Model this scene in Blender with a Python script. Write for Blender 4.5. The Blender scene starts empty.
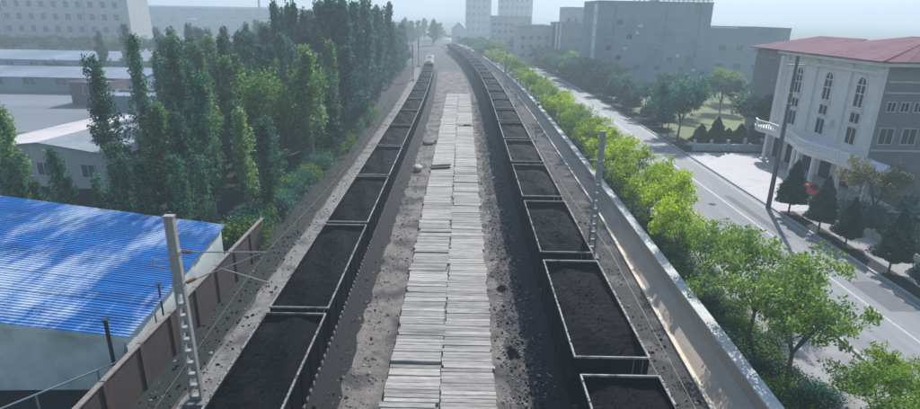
import bpy, bmesh, math, random
import numpy as np
from mathutils import Vector, Matrix, Euler
random.seed(7); rng = np.random.default_rng(7)
R = math.radians
sc = bpy.context.scene
COL = sc.collection
# ------------------------------------------------------------------ camera
F_PX, CAM_H = 570.0, 18.0
th = math.atan(191.5 / F_PX); roll = R(1.0)
cam_d = bpy.data.cameras.new('camera'); cam = bpy.data.objects.new('camera', cam_d); COL.objects.link(cam)
cam_d.sensor_width = 36; cam_d.lens = F_PX / 920 * 36
cam_d.clip_start = 0.3; cam_d.clip_end = 12000
r0 = Vector((1, 0, 0)); u0 = Vector((0, math.sin(th), math.cos(th))); b0 = Vector((0, -math.cos(th), math.sin(th)))
rx = r0 * math.cos(roll) + u0 * math.sin(roll); ux = u0 * math.cos(roll) - r0 * math.sin(roll)
m = Matrix((rx, ux, b0)).transposed().to_4x4(); m.translation = Vector((0, 0, CAM_H))
cam.matrix_world = m
sc.camera = cam
# ------------------------------------------------------------------ sky, sun, exposure
SUN_EL = R(39); SUN_AZ = math.atan2(0.32, 0.95)          # azimuth measured from +Y towards +X
w = bpy.data.worlds.new('World'); sc.world = w; w.use_nodes = True
nt = w.node_tree; nt.nodes.clear()
sky = nt.nodes.new('ShaderNodeTexSky'); sky.sky_type = 'NISHITA'; sky.sun_disc = False
sky.sun_elevation = SUN_EL; sky.sun_rotation = SUN_AZ
sky.air_density = 1.8; sky.dust_density = 1.2; sky.ozone_density = 5.0
bg = nt.nodes.new('ShaderNodeBackground'); bg.inputs[1].default_value = 0.135
wo = nt.nodes.new('ShaderNodeOutputWorld')
nt.links.new(sky.outputs[0], bg.inputs[0]); nt.links.new(bg.outputs[0], wo.inputs[0])
sun_d = bpy.data.lights.new('sun', 'SUN'); sun_d.energy = 5.0; sun_d.angle = R(0.6); sun_d.color = (1.0, 0.97, 0.93)
sun = bpy.data.objects.new('sun', sun_d); COL.objects.link(sun)
sd = Vector((math.sin(SUN_AZ) * math.cos(SUN_EL), math.cos(SUN_AZ) * math.cos(SUN_EL), math.sin(SUN_EL)))
sun.rotation_euler = sd.to_track_quat('Z', 'Y').to_euler()
sun.location = (0, 0, 70)
sc.view_settings.view_transform = 'Standard'; sc.view_settings.look = 'None'
sc.view_settings.exposure = 0.27; sc.view_settings.gamma = 1
sc.render.resolution_x = 1024; sc.render.resolution_y = 455
HAZE_DENSITY = 0.00132

# ------------------------------------------------------------------ materials
MATS = {}
def mat(name, c1, c2=None, scale=3.0, rough=0.85, bump=0.0, bscale=None, metal=0.0, detail=6.0, c3=None, s3=0.25, f3=(0.5, 0.65),
        rnd=0.0, stretch=None, spec=0.5, island=0.0):
    """noise-mottled Principled material; c3 = large soft stains; rnd/island = value change per object / per piece"""
    if name in MATS: return MATS[name]
    M = bpy.data.materials.new(name); M.use_nodes = True; t = M.node_tree; N = t.nodes; L = t.links
    p = N['Principled BSDF']; p.inputs['Roughness'].default_value = rough; p.inputs['Metallic'].default_value = metal
    p.inputs['Specular IOR Level'].default_value = spec
    c2 = c2 or tuple(x * 0.75 for x in c1)
    g = N.new('ShaderNodeNewGeometry')
    src = g.outputs['Position']
    if stretch:
        mp = N.new('ShaderNodeMapping'); mp.inputs['Scale'].default_value = stretch; L.new(src, mp.inputs[0]); src = mp.outputs[0]
    n = N.new('ShaderNodeTexNoise'); n.inputs['Scale'].default_value = scale; n.inputs['Detail'].default_value = detail
    n.inputs['Roughness'].default_value = 0.65; L.new(src, n.inputs[0])
    cr = N.new('ShaderNodeValToRGB'); cr.color_ramp.elements[0].position = 0.32; cr.color_ramp.elements[1].position = 0.68
    cr.color_ramp.elements[0].color = (*c2, 1); cr.color_ramp.elements[1].color = (*c1, 1); L.new(n.outputs[0], cr.inputs[0])
    out = cr.outputs[0]
    if c3:
        n3 = N.new('ShaderNodeTexNoise'); n3.inputs['Scale'].default_value = s3; n3.inputs['Detail'].default_value = 7; L.new(src, n3.inputs[0])
        r3 = N.new('ShaderNodeMapRange'); r3.inputs[1].default_value = f3[0]; r3.inputs[2].default_value = f3[1]; L.new(n3.outputs[0], r3.inputs[0])
        mx = N.new('ShaderNodeMix'); mx.data_type = 'RGBA'; mx.inputs[7].default_value = (*c3, 1)
        L.new(r3.outputs[0], mx.inputs[0]); L.new(out, mx.inputs[6]); out = mx.outputs[2]
    for amt, which in ((rnd, 'o'), (island, 'i')):
        if amt:
            if which == 'o': q = N.new('ShaderNodeObjectInfo').outputs['Random']
            else: q = g.outputs['Random Per Island']
            mr = N.new('ShaderNodeMapRange'); mr.inputs[3].default_value = 1 - amt; mr.inputs[4].default_value = 1 + amt; L.new(q, mr.inputs[0])
            hs = N.new('ShaderNodeHueSaturation'); L.new(mr.outputs[0], hs.inputs['Value']); L.new(out, hs.inputs['Color']); out = hs.outputs[0]
    L.new(out, p.inputs['Base Color'])
    if bump:
        nb = N.new('ShaderNodeTexNoise'); nb.inputs['Scale'].default_value = bscale or scale * 4; nb.inputs['Detail'].default_value = 5
        L.new(src, nb.inputs[0])
        bp = N.new('ShaderNodeBump'); bp.inputs['Strength'].default_value = bump; bp.inputs['Distance'].default_value = 0.06
        L.new(nb.outputs[0], bp.inputs['Height']); L.new(bp.outputs[0], p.inputs['Normal'])
    MATS[name] = M; return M

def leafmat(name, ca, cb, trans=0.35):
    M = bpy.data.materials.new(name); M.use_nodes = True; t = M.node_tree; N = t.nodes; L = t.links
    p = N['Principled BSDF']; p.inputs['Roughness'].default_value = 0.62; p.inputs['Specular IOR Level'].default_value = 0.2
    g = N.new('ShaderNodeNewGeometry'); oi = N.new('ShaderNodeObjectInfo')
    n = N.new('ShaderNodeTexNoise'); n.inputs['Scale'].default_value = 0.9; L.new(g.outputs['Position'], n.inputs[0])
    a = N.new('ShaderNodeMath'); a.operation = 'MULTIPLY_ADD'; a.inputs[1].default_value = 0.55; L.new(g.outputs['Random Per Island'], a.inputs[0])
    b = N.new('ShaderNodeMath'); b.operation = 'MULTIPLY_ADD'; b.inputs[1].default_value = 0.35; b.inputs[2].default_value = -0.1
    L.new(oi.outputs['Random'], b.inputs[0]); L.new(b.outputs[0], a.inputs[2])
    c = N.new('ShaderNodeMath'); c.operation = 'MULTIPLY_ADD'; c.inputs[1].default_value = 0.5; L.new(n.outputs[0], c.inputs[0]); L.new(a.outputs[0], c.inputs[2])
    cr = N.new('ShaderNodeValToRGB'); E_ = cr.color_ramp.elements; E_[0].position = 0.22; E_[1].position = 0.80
    E_[0].color = (*ca, 1); E_[1].color = (*cb, 1); e3 = E_.new(.96); e3.color = (min(1, cb[0] * 1.6 + .05), min(1, cb[1] * 1.35 + .05), cb[2] * 1.6 + .04, 1)  # palest stop paints leaf highlights into the colour
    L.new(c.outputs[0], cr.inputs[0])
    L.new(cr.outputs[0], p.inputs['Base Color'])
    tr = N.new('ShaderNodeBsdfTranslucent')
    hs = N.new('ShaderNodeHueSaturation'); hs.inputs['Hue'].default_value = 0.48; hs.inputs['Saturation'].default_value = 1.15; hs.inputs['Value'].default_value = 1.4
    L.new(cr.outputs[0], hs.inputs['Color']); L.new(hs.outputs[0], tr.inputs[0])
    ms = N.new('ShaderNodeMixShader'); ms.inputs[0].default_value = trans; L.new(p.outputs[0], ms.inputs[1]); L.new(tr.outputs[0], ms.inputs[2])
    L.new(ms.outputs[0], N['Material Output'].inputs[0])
    MATS[name] = M; return M

dirt = mat('dirt', (0.24, 0.205, 0.18), (0.11, 0.098, 0.092), 1.9, 0.95, 0.8, 9, c3=(0.05, 0.047, 0.047), s3=0.45, f3=(0.46, 0.62), detail=10)
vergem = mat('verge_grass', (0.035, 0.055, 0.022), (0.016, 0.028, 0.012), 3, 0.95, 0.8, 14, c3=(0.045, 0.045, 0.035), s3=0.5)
darkstripm = mat('dark_strip', (0.014, 0.014, 0.016), (0.006, 0.006, 0.008), 4, 0.95, 0.7, 12)  # near-black strips laid on the ground along both trains
ballast = mat('coal_ballast', (0.075, 0.07, 0.07), (0.03, 0.029, 0.03), 5, 0.95, 0.9, 14, c3=(0.15, 0.135, 0.125), s3=0.5, f3=(0.55, 0.7))
soil = mat('soil_with_painted_shade', (0.016, 0.019, 0.019), (0.008, 0.011, 0.011), 2, 0.95, 0.6, 10, c3=(0.014, 0.024, 0.014), s3=0.4)  # shade beside the tree belt is painted into this soil colour
field = mat('field', (0.10, 0.12, 0.07), (0.06, 0.085, 0.045), 0.05, 0.95, c3=(0.16, 0.15, 0.12), s3=0.012)
grassm = mat('grass_ground', (0.12, 0.15, 0.05), (0.07, 0.10, 0.035), 1.2, 0.95, 0.5, 12)
lawn_m = mat('lawn', (0.19, 0.20, 0.08), (0.13, 0.15, 0.06), 0.6, 0.95, 0.4, 8)
walkm = mat('pale_walkway', (0.24, 0.225, 0.21), (0.15, 0.142, 0.135), 2.2, 0.9, 0.4, 12, c3=(0.075, 0.07, 0.07), s3=0.45, f3=(0.5, 0.66))
asphalt = mat('asphalt', (0.27, 0.27, 0.28), (0.225, 0.225, 0.235), 1.3, 0.8, 0.25, 30, c3=(0.185, 0.185, 0.195), s3=0.22, f3=(0.45, 0.65), stretch=(1.6, 0.12, 1), detail=9)
pave = mat('paving', (0.33, 0.32, 0.315), (0.26, 0.25, 0.25), 2.5, 0.85, 0.25, 14, c3=(0.2, 0.19, 0.19), s3=0.3)
plazam = mat('plaza_paving', (0.50, 0.47, 0.475), (0.43, 0.41, 0.415), 1.5, 0.8, c3=(0.34, 0.325, 0.33), s3=0.4, f3=(0.55, 0.8))
paint_w = mat('road_paint', (0.50, 0.50, 0.49), (0.30, 0.30, 0.30), 6, 0.7)
kerbm = mat('kerb_stone', (0.46, 0.45, 0.43), (0.33, 0.32, 0.31), 5, 0.85)
plankm = mat('concrete_plank', (0.41, 0.38, 0.345), (0.25, 0.23, 0.21), 4.5, 0.9, 0.35, 22, c3=(0.19, 0.18, 0.17), s3=0.9, f3=(0.52, 0.68), rnd=0.28, island=0.2, stretch=(0.35, 1.6, 1))
tanm = mat('tan_concrete', (0.52, 0.43, 0.345), (0.43, 0.355, 0.29), 1.5, 0.9, 0.2, 14, c3=(0.36, 0.31, 0.27), s3=0.4, stretch=(1, 0.25, 1))
capm = mat('parapet_concrete', (0.66, 0.65, 0.63), (0.56, 0.55, 0.53), 3, 0.95, 0.0, 14, c3=(0.48, 0.48, 0.47), s3=0.7)
creamm = mat('cream_kerb', (0.78, 0.68, 0.52), (0.62, 0.54, 0.42), 4, 0.85)
wagonm = mat('wagon_black_paint', (0.006, 0.007, 0.010), (0.004, 0.005, 0.007), 4, 0.8, 0.2, 12, c3=(0.028, 0.020, 0.017), s3=1.3, f3=(0.58, 0.75), spec=0.02, rnd=0.4)
rimm = mat('dusty_grey_rim', (0.38, 0.37, 0.36), (0.17, 0.165, 0.16), 5, 0.7, 0.2, c3=(0.07, 0.065, 0.063), s3=1.7, f3=(0.52, 0.68), rnd=0.25)
coalm = mat('coal', (0.005, 0.006, 0.008), (0.0015, 0.0017, 0.002), 7, 0.7, 0.7, 16, c3=(0.010, 0.010, 0.012), s3=0.6, f3=(0.5, 0.8), island=0.9, spec=0.03)
steel = mat('worn_steel', (0.30, 0.28, 0.27), (0.20, 0.18, 0.17), 8, 0.4, metal=0.8)
rust = mat('rusty_steel', (0.10, 0.065, 0.05), (0.05, 0.038, 0.034), 8, 0.8)
sleeperm = mat('sleeper_concrete', (0.22, 0.21, 0.20), (0.13, 0.125, 0.12), 5, 0.9)
mastm = mat('mast_concrete', (0.36, 0.35, 0.34), (0.26, 0.255, 0.25), 4, 0.85, 0.15, 20, c3=(0.28, 0.27, 0.27), s3=0.8, f3=(0.55, 0.75))
galv = mat('galvanised_steel', (0.50, 0.51, 0.52), (0.38, 0.39, 0.40), 8, 0.45, metal=0.6)
wirem = mat('wire_metal', (0.16, 0.13, 0.11), (0.10, 0.09, 0.08), 8, 0.6)
insul = mat('insulator', (0.28, 0.10, 0.07), (0.2, 0.07, 0.05), 8, 0.35)
brownw = mat('brown_wall', (0.08, 0.05, 0.045), (0.042, 0.032, 0.03), 2.5, 0.9, 0.3, 12, c3=(0.05, 0.045, 0.045), s3=0.5, f3=(0.5, 0.7), rnd=0.12)
coping = mat('wall_coping', (0.28, 0.24, 0.22), (0.15, 0.13, 0.12), 4, 0.9, 0.2)
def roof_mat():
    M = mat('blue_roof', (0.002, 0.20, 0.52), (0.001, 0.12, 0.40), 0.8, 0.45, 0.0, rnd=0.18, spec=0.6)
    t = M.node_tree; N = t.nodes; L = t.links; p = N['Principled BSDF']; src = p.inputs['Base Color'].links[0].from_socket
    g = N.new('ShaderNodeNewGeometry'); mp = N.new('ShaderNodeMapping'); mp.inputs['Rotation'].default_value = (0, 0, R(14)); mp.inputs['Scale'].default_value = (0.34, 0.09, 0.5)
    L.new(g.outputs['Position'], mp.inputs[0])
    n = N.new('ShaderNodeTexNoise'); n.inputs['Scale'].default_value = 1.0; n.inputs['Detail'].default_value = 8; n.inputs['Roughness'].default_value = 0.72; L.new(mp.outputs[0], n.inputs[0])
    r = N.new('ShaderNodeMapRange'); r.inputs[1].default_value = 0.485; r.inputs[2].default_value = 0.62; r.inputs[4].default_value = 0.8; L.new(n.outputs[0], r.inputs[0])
    mx = N.new('ShaderNodeMix'); mx.data_type = 'RGBA'; mx.inputs[7].default_value = (0.64, 0.70, 0.80, 1)  # whitish streaks mixed over the blue base
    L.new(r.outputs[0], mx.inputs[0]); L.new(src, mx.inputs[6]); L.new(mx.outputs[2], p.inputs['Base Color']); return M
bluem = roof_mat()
roofb = mat('blue_grey_roof', (0.26, 0.31, 0.38), (0.20, 0.25, 0.32), 0.3, 0.8, c3=(0.15, 0.19, 0.25), s3=0.08, rnd=0.12)
polem = mat('weathered_pole', (0.17, 0.15, 0.14), (0.10, 0.09, 0.085), 4, 0.9)
shedw = mat('shed_wall', (0.62, 0.68, 0.68), (0.50, 0.57, 0.58), 1.2, 0.8, c3=(0.33, 0.40, 0.40), s3=0.5, f3=(0.5, 0.75))
darkm = mat('dark_opening', (0.02, 0.025, 0.028), (0.012, 0.016, 0.018), 3, 0.7)
barkm = mat('bark', (0.17, 0.15, 0.12), (0.08, 0.07, 0.055), 5, 0.95, 0.5, 14)
bark_pale = mat('pale_bark', (0.30, 0.30, 0.26), (0.16, 0.16, 0.13), 5, 0.9, 0.4, 14)
whitewall = mat('white_stucco', (0.68, 0.66, 0.64), (0.57, 0.555, 0.545), 1.1, 0.85, 0.1, 14, c3=(0.55, 0.54, 0.54), s3=0.35, f3=(0.5, 0.8))
greywall = mat('grey_stucco', (0.22, 0.23, 0.25), (0.16, 0.17, 0.19), 1.0, 0.85, 0.1, 14, c3=(0.18, 0.19, 0.2), s3=0.3)
greyblue = mat('blue_grey_render', (0.25, 0.34, 0.42), (0.20, 0.28, 0.35), 0.4, 0.85, c3=(0.16, 0.23, 0.29), s3=0.12)
paleb = mat('pale_render', (0.50, 0.50, 0.51), (0.40, 0.40, 0.41), 0.5, 0.85)
pinkroof = mat('red_roof_tiles', (0.20, 0.085, 0.115), (0.14, 0.06, 0.085), 1.5, 0.9, 0.2, 20, c3=(0.13, 0.06, 0.075), s3=0.5, rnd=0.12, spec=0.15)
glass = mat('window_glass', (0.035, 0.05, 0.065), (0.02, 0.03, 0.04), 0.8, 0.12, spec=0.8)
framew = mat('white_frame', (0.68, 0.68, 0.67), (0.58, 0.58, 0.57), 4, 0.6)
winblind = mat('window_pane_dull', (0.10, 0.13, 0.16), (0.07, 0.09, 0.11), 0.8, 0.3)
pinklit = mat('painted_lit_pink_roof', (0.66, 0.58, 0.56), (0.56, 0.50, 0.49), 0.8, 0.7, c3=(0.45, 0.42, 0.43), s3=0.2)
greyroof = mat('grey_roof', (0.26, 0.29, 0.33), (0.20, 0.23, 0.27), 0.5, 0.8, c3=(0.15, 0.17, 0.2), s3=0.1)
yardm = mat('yard_concrete', (0.20, 0.225, 0.26), (0.14, 0.16, 0.19), 0.06, 0.9, c3=(0.09, 0.11, 0.135), s3=0.03, stretch=(0.5, 1.3, 1))
wallblue = mat('pale_blue_wall', (0.42, 0.47, 0.5), (0.33, 0.38, 0.41), 1.5, 0.85)
redbrick = mat('red_brown_render', (0.17, 0.13, 0.14), (0.12, 0.095, 0.10), 1, 0.9)
blackm = mat('black_plastic', (0.02, 0.02, 0.022), (0.012, 0.012, 0.014), 5, 0.5)
locom = mat('locomotive_paint', (0.10, 0.22, 0.30), (0.07, 0.16, 0.22), 2, 0.5)
locoroof = mat('locomotive_roof', (0.24, 0.25, 0.26), (0.16, 0.17, 0.175), 3, 0.6)
redpaint = mat('red_car_paint', (0.50, 0.05, 0.05), (0.42, 0.04, 0.04), 3, 0.3)
whitepaint = mat('white_car_paint', (0.75, 0.75, 0.76), (0.68, 0.68, 0.69), 3, 0.3)
rubber = mat('rubber', (0.02, 0.02, 0.02), (0.015, 0.015, 0.015), 5, 0.8)
sackm = mat('white_sack', (0.62, 0.60, 0.56), (0.42, 0.40, 0.37), 6, 0.8, 0.4)
timberm = mat('dark_timber', (0.10, 0.08, 0.065), (0.05, 0.04, 0.033), 8, 0.9)
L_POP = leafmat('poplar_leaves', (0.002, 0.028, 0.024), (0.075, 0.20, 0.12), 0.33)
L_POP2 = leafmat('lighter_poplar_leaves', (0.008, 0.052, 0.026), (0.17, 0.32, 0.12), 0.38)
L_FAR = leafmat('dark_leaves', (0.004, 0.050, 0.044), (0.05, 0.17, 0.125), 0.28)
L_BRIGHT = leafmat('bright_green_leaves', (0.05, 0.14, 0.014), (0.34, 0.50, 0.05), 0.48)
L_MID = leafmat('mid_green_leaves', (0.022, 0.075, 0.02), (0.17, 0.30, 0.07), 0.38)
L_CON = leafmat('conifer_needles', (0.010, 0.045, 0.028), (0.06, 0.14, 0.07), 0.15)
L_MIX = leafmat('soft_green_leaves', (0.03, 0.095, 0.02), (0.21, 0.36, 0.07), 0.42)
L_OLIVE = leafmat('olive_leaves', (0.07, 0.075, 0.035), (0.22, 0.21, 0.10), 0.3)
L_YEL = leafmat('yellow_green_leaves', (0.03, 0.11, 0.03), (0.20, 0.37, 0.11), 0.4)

# ------------------------------------------------------------------ object helpers
def tag(o, label=None, cat=None, group=None, kind=None):
    if label: o['label'] = label
    if cat: o['category'] = cat
    if group: o['group'] = group
    if kind: o['kind'] = kind
    return o
def link(name, data, parent=None):
    o = bpy.data.objects.new(name, data); COL.objects.link(o)
    if parent: o.parent = parent
    return o
def empty(name, loc=(0, 0, 0), rz=0, label=None, cat=None, group=None, kind=None):
    o = link(name, None); o.location = loc; o.rotation_euler = (0, 0, rz); o.empty_display_size = 0.5
    return tag(o, label, cat, group, kind)
class MB:
    def __init__(s): s.v = []; s.f = []
    def add(s, vs, fs):
        n = len(s.v); s.v += [tuple(v) for v in vs]; s.f += [tuple(i + n for i in f) for f in fs]; return s
    def box(s, x0, x1, y0, y1, z0, z1):
        return s.add([(x0, y0, z0), (x1, y0, z0), (x1, y1, z0), (x0, y1, z0), (x0, y0, z1), (x1, y0, z1), (x1, y1, z1), (x0, y1, z1)],
                     [(0, 3, 2, 1), (4, 5, 6, 7), (0, 1, 5, 4), (1, 2, 6, 5), (2, 3, 7, 6), (3, 0, 4, 7)])
    def bar(s, a, b, r, n=6, r2=None):
        a = Vector(a); b = Vector(b); r2 = r if r2 is None else r2; d = (b - a).normalized()
        t = d.orthogonal().normalized(); q = d.cross(t)
        vs = []
        for P_, rr in ((a, r), (b, r2)):
            for i in range(n):
                an = 2 * math.pi * i / n; vs.append(P_ + (t * math.cos(an) + q * math.sin(an)) * rr)
        fs = [(i, (i + 1) % n, n + (i + 1) % n, n + i) for i in range(n)] + [tuple(range(n - 1, -1, -1)), tuple(range(n, 2 * n))]
        return s.add(vs, fs)
    def prism(s, pts, z0, z1):
        n = len(pts)
        return s.add([(x, y, z0) for x, y in pts] + [(x, y, z1) for x, y in pts],
                     [(i, (i + 1) % n, n + (i + 1) % n, n + i) for i in range(n)] + [tuple(range(n - 1, -1, -1)), tuple(range(n, 2 * n))])
    def mesh(s, name, m, smooth=False):
        me = bpy.data.meshes.new(name); me.from_pydata(s.v, [], s.f); me.materials.append(m)
        if smooth: me.polygons.foreach_set('use_smooth', [True] * len(me.polygons))
        me.update(); return me
    def build(s, name, m, parent=None, smooth=False):
        return link(name, s.mesh(name, m, smooth), parent)
def BX(name, m, parent, *b): return MB().box(*b).build(name, m, parent)
def bevel(o, wd=0.02):
    md = o.modifiers.new('bevel', 'BEVEL'); md.width = wd; md.segments = 1; md.limit_method = 'ANGLE'
def copy_tree(o, parent=None):
    c = o.copy(); COL.objects.link(c)
    if parent: c.parent = parent
    for ch in [x for x in bpy.data.objects if x.parent == o] if False else KIDS(o): copy_tree(ch, c)
    return c
def KIDS(o): return list(o.children)
ORD = ['first','second','third','fourth','fifth','sixth','seventh','eighth','ninth','tenth','eleventh','twelfth','thirteenth','fourteenth',
 'fifteenth','sixteenth','seventeenth','eighteenth','nineteenth','twentieth','twenty-first','twenty-second','twenty-third','twenty-fourth',
 'twenty-fifth','twenty-sixth','twenty-seventh','twenty-eighth','twenty-ninth','thirtieth','thirty-first','thirty-second']

KC = 3.2e-4
def off(y):
    if y < 90: return 0.0
    if y < 360: return -KC * (y - 90) ** 2
    return -KC * 270 ** 2 - 2 * KC * 270 * (y - 360)
def offL(y): return 0.0 if y < 85 else -2.05e-4 * (y - 85) ** 2
def slope(f, y): return (f(y + .5) - f(y - .5))
def ys(y0, y1, step=6):
    n = max(1, int(math.ceil((y1 - y0) / step))); return [y0 + (y1 - y0) * i / n for i in range(n + 1)]
def ribbon(name, m, x0, x1, y0, y1, z, f=off, step=6, kind='structure', parent=None, jag=0.0):
    """flat sheet following the line of the railway; x0, x1 may be functions of y"""
    g = lambda q, y: (q(y) if callable(q) else q) + f(y)
    b = MB(); Y = ys(y0, y1, step)
    for y in Y: b.v += [(g(x0, y) - random.uniform(0, jag), y, z), (g(x1, y) + random.uniform(0, jag), y, z)]
    b.f = [(2 * i, 2 * i + 1, 2 * i + 3, 2 * i + 2) for i in range(len(Y) - 1)]
    o = b.build(name, m, parent)
    if kind: o['kind'] = kind
    return o
def sweep(b, prof, y0, y1, f=off, step=4):
    """extrude a closed (x,z) profile along the railway line"""
    Y = ys(y0, y1, step); n = len(prof); k = len(b.v)
    for y in Y:
        for (x, z) in prof: b.v.append(((x(y) if callable(x) else x) + f(y), y, z))
    for i in range(len(Y) - 1):
        for j in range(n):
            a = k + i * n + j; c = k + i * n + (j + 1) % n
            b.f.append((a, c, c + n, a + n))
    b.f.append(tuple(k + j for j in range(n - 1, -1, -1))); b.f.append(tuple(k + (len(Y) - 1) * n + j for j in range(n)))
    return b

# ------------------------------------------------------------------ ground
g = MB().add([(-1700, -60, 0), (1700, -60, 0), (1700, 2600, 0), (-1700, 2600, 0)], [(0, 1, 2, 3)]).build('ground', field); g['kind'] = 'structure'
ribbon('trackside_dirt', ballast, -13.5, 14.4, -10, 420, 0.004)
ribbon('loading_ground', dirt, -6.4, 2.2, -10, 190, 0.008, jag=0.9, step=1.2)
ribbon('dark_strip', darkstripm, -7.4, -5.95, -10, 190, 0.012, jag=.35, step=.8, f=offL)
ribbon('dark_strip', darkstripm, 4.1, 5.6, -10, 250, 0.012, jag=.45, step=.8)
ribbon('pale_trackside_walkway', walkm, -13.15, -10.2, -10, 200, 0.012, f=offL, jag=0.25, step=1.0)
ribbon('painted_shade_soil_strip', soil, -60, -13.5, -10, 230, 0.004)
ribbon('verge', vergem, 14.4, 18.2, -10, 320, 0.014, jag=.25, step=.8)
ribbon('sidewalk', pave, 18.2, 22.6, -10, 330, 0.012, jag=0.15)
ribbon('road', asphalt, 22.8, 31.0, -10, 700, 0.010)
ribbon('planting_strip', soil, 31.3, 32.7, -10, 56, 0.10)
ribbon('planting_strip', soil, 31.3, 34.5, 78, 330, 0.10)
ribbon('sidewalk', pave, 32.7, 35.6, -10, 53, 0.12)
ribbon('verge', grassm, 32.7, 200, -10, 330, 0.006, step=20)
b = MB().add([(31.3, 53, .11), (44, 53, .11), (44, 77.8, .11), (31.3, 77.8, .11)], [(0, 1, 2, 3)])
o = b.build('plaza', plazam); o['kind'] = 'structure'
o = MB().add([(34, 84, .05), (75, 84, .05), (80, 130, .05), (36, 130, .05)], [(0, 1, 2, 3)]).build('lawn', lawn_m); o['kind'] = 'structure'
o = MB().add([(-230, 84, .006), (-62, 84, .006), (-55, 222, .006), (-230, 222, .006)], [(0, 1, 2, 3)]).build('yard', yardm); o['kind'] = 'structure'
for nm, xx, yy in (('kerb', 22.6, 330), ('kerb', 31.05, 330)):
    k = sweep(MB(), [(xx, 0), (xx, .14), (xx + .22, .14), (xx + .22, 0)], -10, yy).build(nm, kerbm); k['kind'] = 'structure'
for x, nm in ((27.3, 'centre_line'), ):
    ribbon(nm, paint_w, x - .09, x + .09, -10, 400, 0.015)
ribbon('edge_line', paint_w, 30.45, 30.57, -10, 300, 0.015)

patchm = mat('asphalt_patch', (0.17, 0.17, 0.175), (0.13, 0.13, 0.135), 3, 0.9, 0.3, 30)
for (xa, xb, ya, yb) in ((28.2, 30.1, 33.2, 37.6), (24.2, 26.4, 41.5, 43.2), (28.0, 28.8, 46, 58), (24.0, 26.8, 66, 69.5)):
    ribbon('road_patch', patchm, xa, xb, ya, yb, 0.0135)
for (xa, ya) in ((26.2, 37.5), (29.3, 43.8), (25.6, 55)):
    o = MB().bar((xa, ya, 0.0105), (xa, ya, 0.03), .36, 18).build('manhole_cover', ballast); tag(o, 'round dark manhole cover set in the road, %s from the bottom' % ORD[(37.5, 43.8, 55).index(ya)], 'manhole cover')
# ------------------------------------------------------------------ railway tracks
def track(cx, f, y0, y1, label):
    t = empty('railway_track', (0, 0, 0), label=label, cat='railway track', kind='structure')
    for s in (-.7175, .7175):
        x = cx + s
        sweep(MB(), [(x - .07, .20), (x - .07, .22), (x - .036, .24), (x - .036, .36), (x + .036, .36), (x + .036, .24), (x + .07, .22), (x + .07, .20)], y0, y1, f).build('rail', steel, t)
    b = MB(); y = y0
    while y < y1:
        q = cx + f(y); b.box(q - 1.25, q + 1.25, y - .13, y + .13, .02, .20); y += .6
    tag(b.build('sleepers', sleeperm, t), kind='stuff')
track(-8.45, offL, -8, 290, 'pair of rails under the left coal train')
track(6.85, off, -8, 330, 'pair of rails under the right coal train')

# ------------------------------------------------------------------ loading pavement of concrete planks
pv = MB().box(-3.55, 1.95, 4, 134, 0.004, 0.10).build('plank_pavement', sleeperm); pv['kind'] = 'structure'
plank_meshes = []
for i in range(14):
    L_ = 2.72 + random.uniform(-.07, .04); W_ = (.25, .28, .30, .33, .36, .27, .31)[i % 7]; h = .2 + random.uniform(0, .02)
    q = MB(); n = 5; xs = [-L_ / 2 + L_ * k / n for k in range(n + 1)]
    for k, x in enumerate(xs):
        jj = random.uniform(-.012, .012)
        q.v += [(x, -W_ / 2 + jj, -.1), (x, -W_ / 2 + jj, h - .1 - .012), (x, -W_ / 2 + .015 + jj, h - .1), (x, W_ / 2 - .015 + jj, h - .1), (x, W_ / 2 + jj, h - .1 - .012), (x, W_ / 2 + jj, -.1)]
    for k in range(n):
        for j in range(5): q.f.append((6 * k + j, 6 * k + 6 + j, 6 * k + 7 + j, 6 * k + 1 + j))
    q.f += [(5, 4, 3, 2, 1, 0), tuple(6 * n + j for j in range(6))]
    plank_meshes.append((q, q.mesh('plank', plankm), W_))
rest = MB()
for colm, cx in ((0, -2.19), (1, .60)):
    y = 8.0; cnt = 0; k = 0; skew = 0; dz = 0; dx = 0
    while y < 133.5:
        if k == 0: k = random.randint(3, 9); skew = random.gauss(0, .006); dz = random.uniform(-.02, .03); dx = random.gauss(0, .05); gap = random.choice((.02, .05, .09))
        else: gap = random.choice((.004, .006, .008, .012, .03))
        k -= 1
        q, me, W_ = random.choice(plank_meshes)
        y += gap + W_
        loc = (cx + dx + random.gauss(0, .025) - (0.25 if y > 110 and colm == 0 else 0) * 0, y - W_ / 2, .14 + dz + random.uniform(-.008, .008)); rz = skew + random.gauss(0, .0025)
        if random.random() < .012: continue
        if random.random() < .05: loc = (loc[0] + random.uniform(-.15, .15), loc[1], loc[2] + .02); rz += random.gauss(0, .018)
        if y > 18 and cnt < 150:
            o = link('concrete_plank', me, pv); o.location = loc; o.rotation_euler = (random.gauss(0, .006), random.gauss(0, .002), rz); cnt += 1
        else:
            mm = Matrix.Translation(loc) @ Matrix.Rotation(rz, 4, 'Z'); rest.add([mm @ Vector(v) for v in q.v], q.f)
tag(rest.build('concrete_planks', plankm, pv), kind='stuff')

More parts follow.
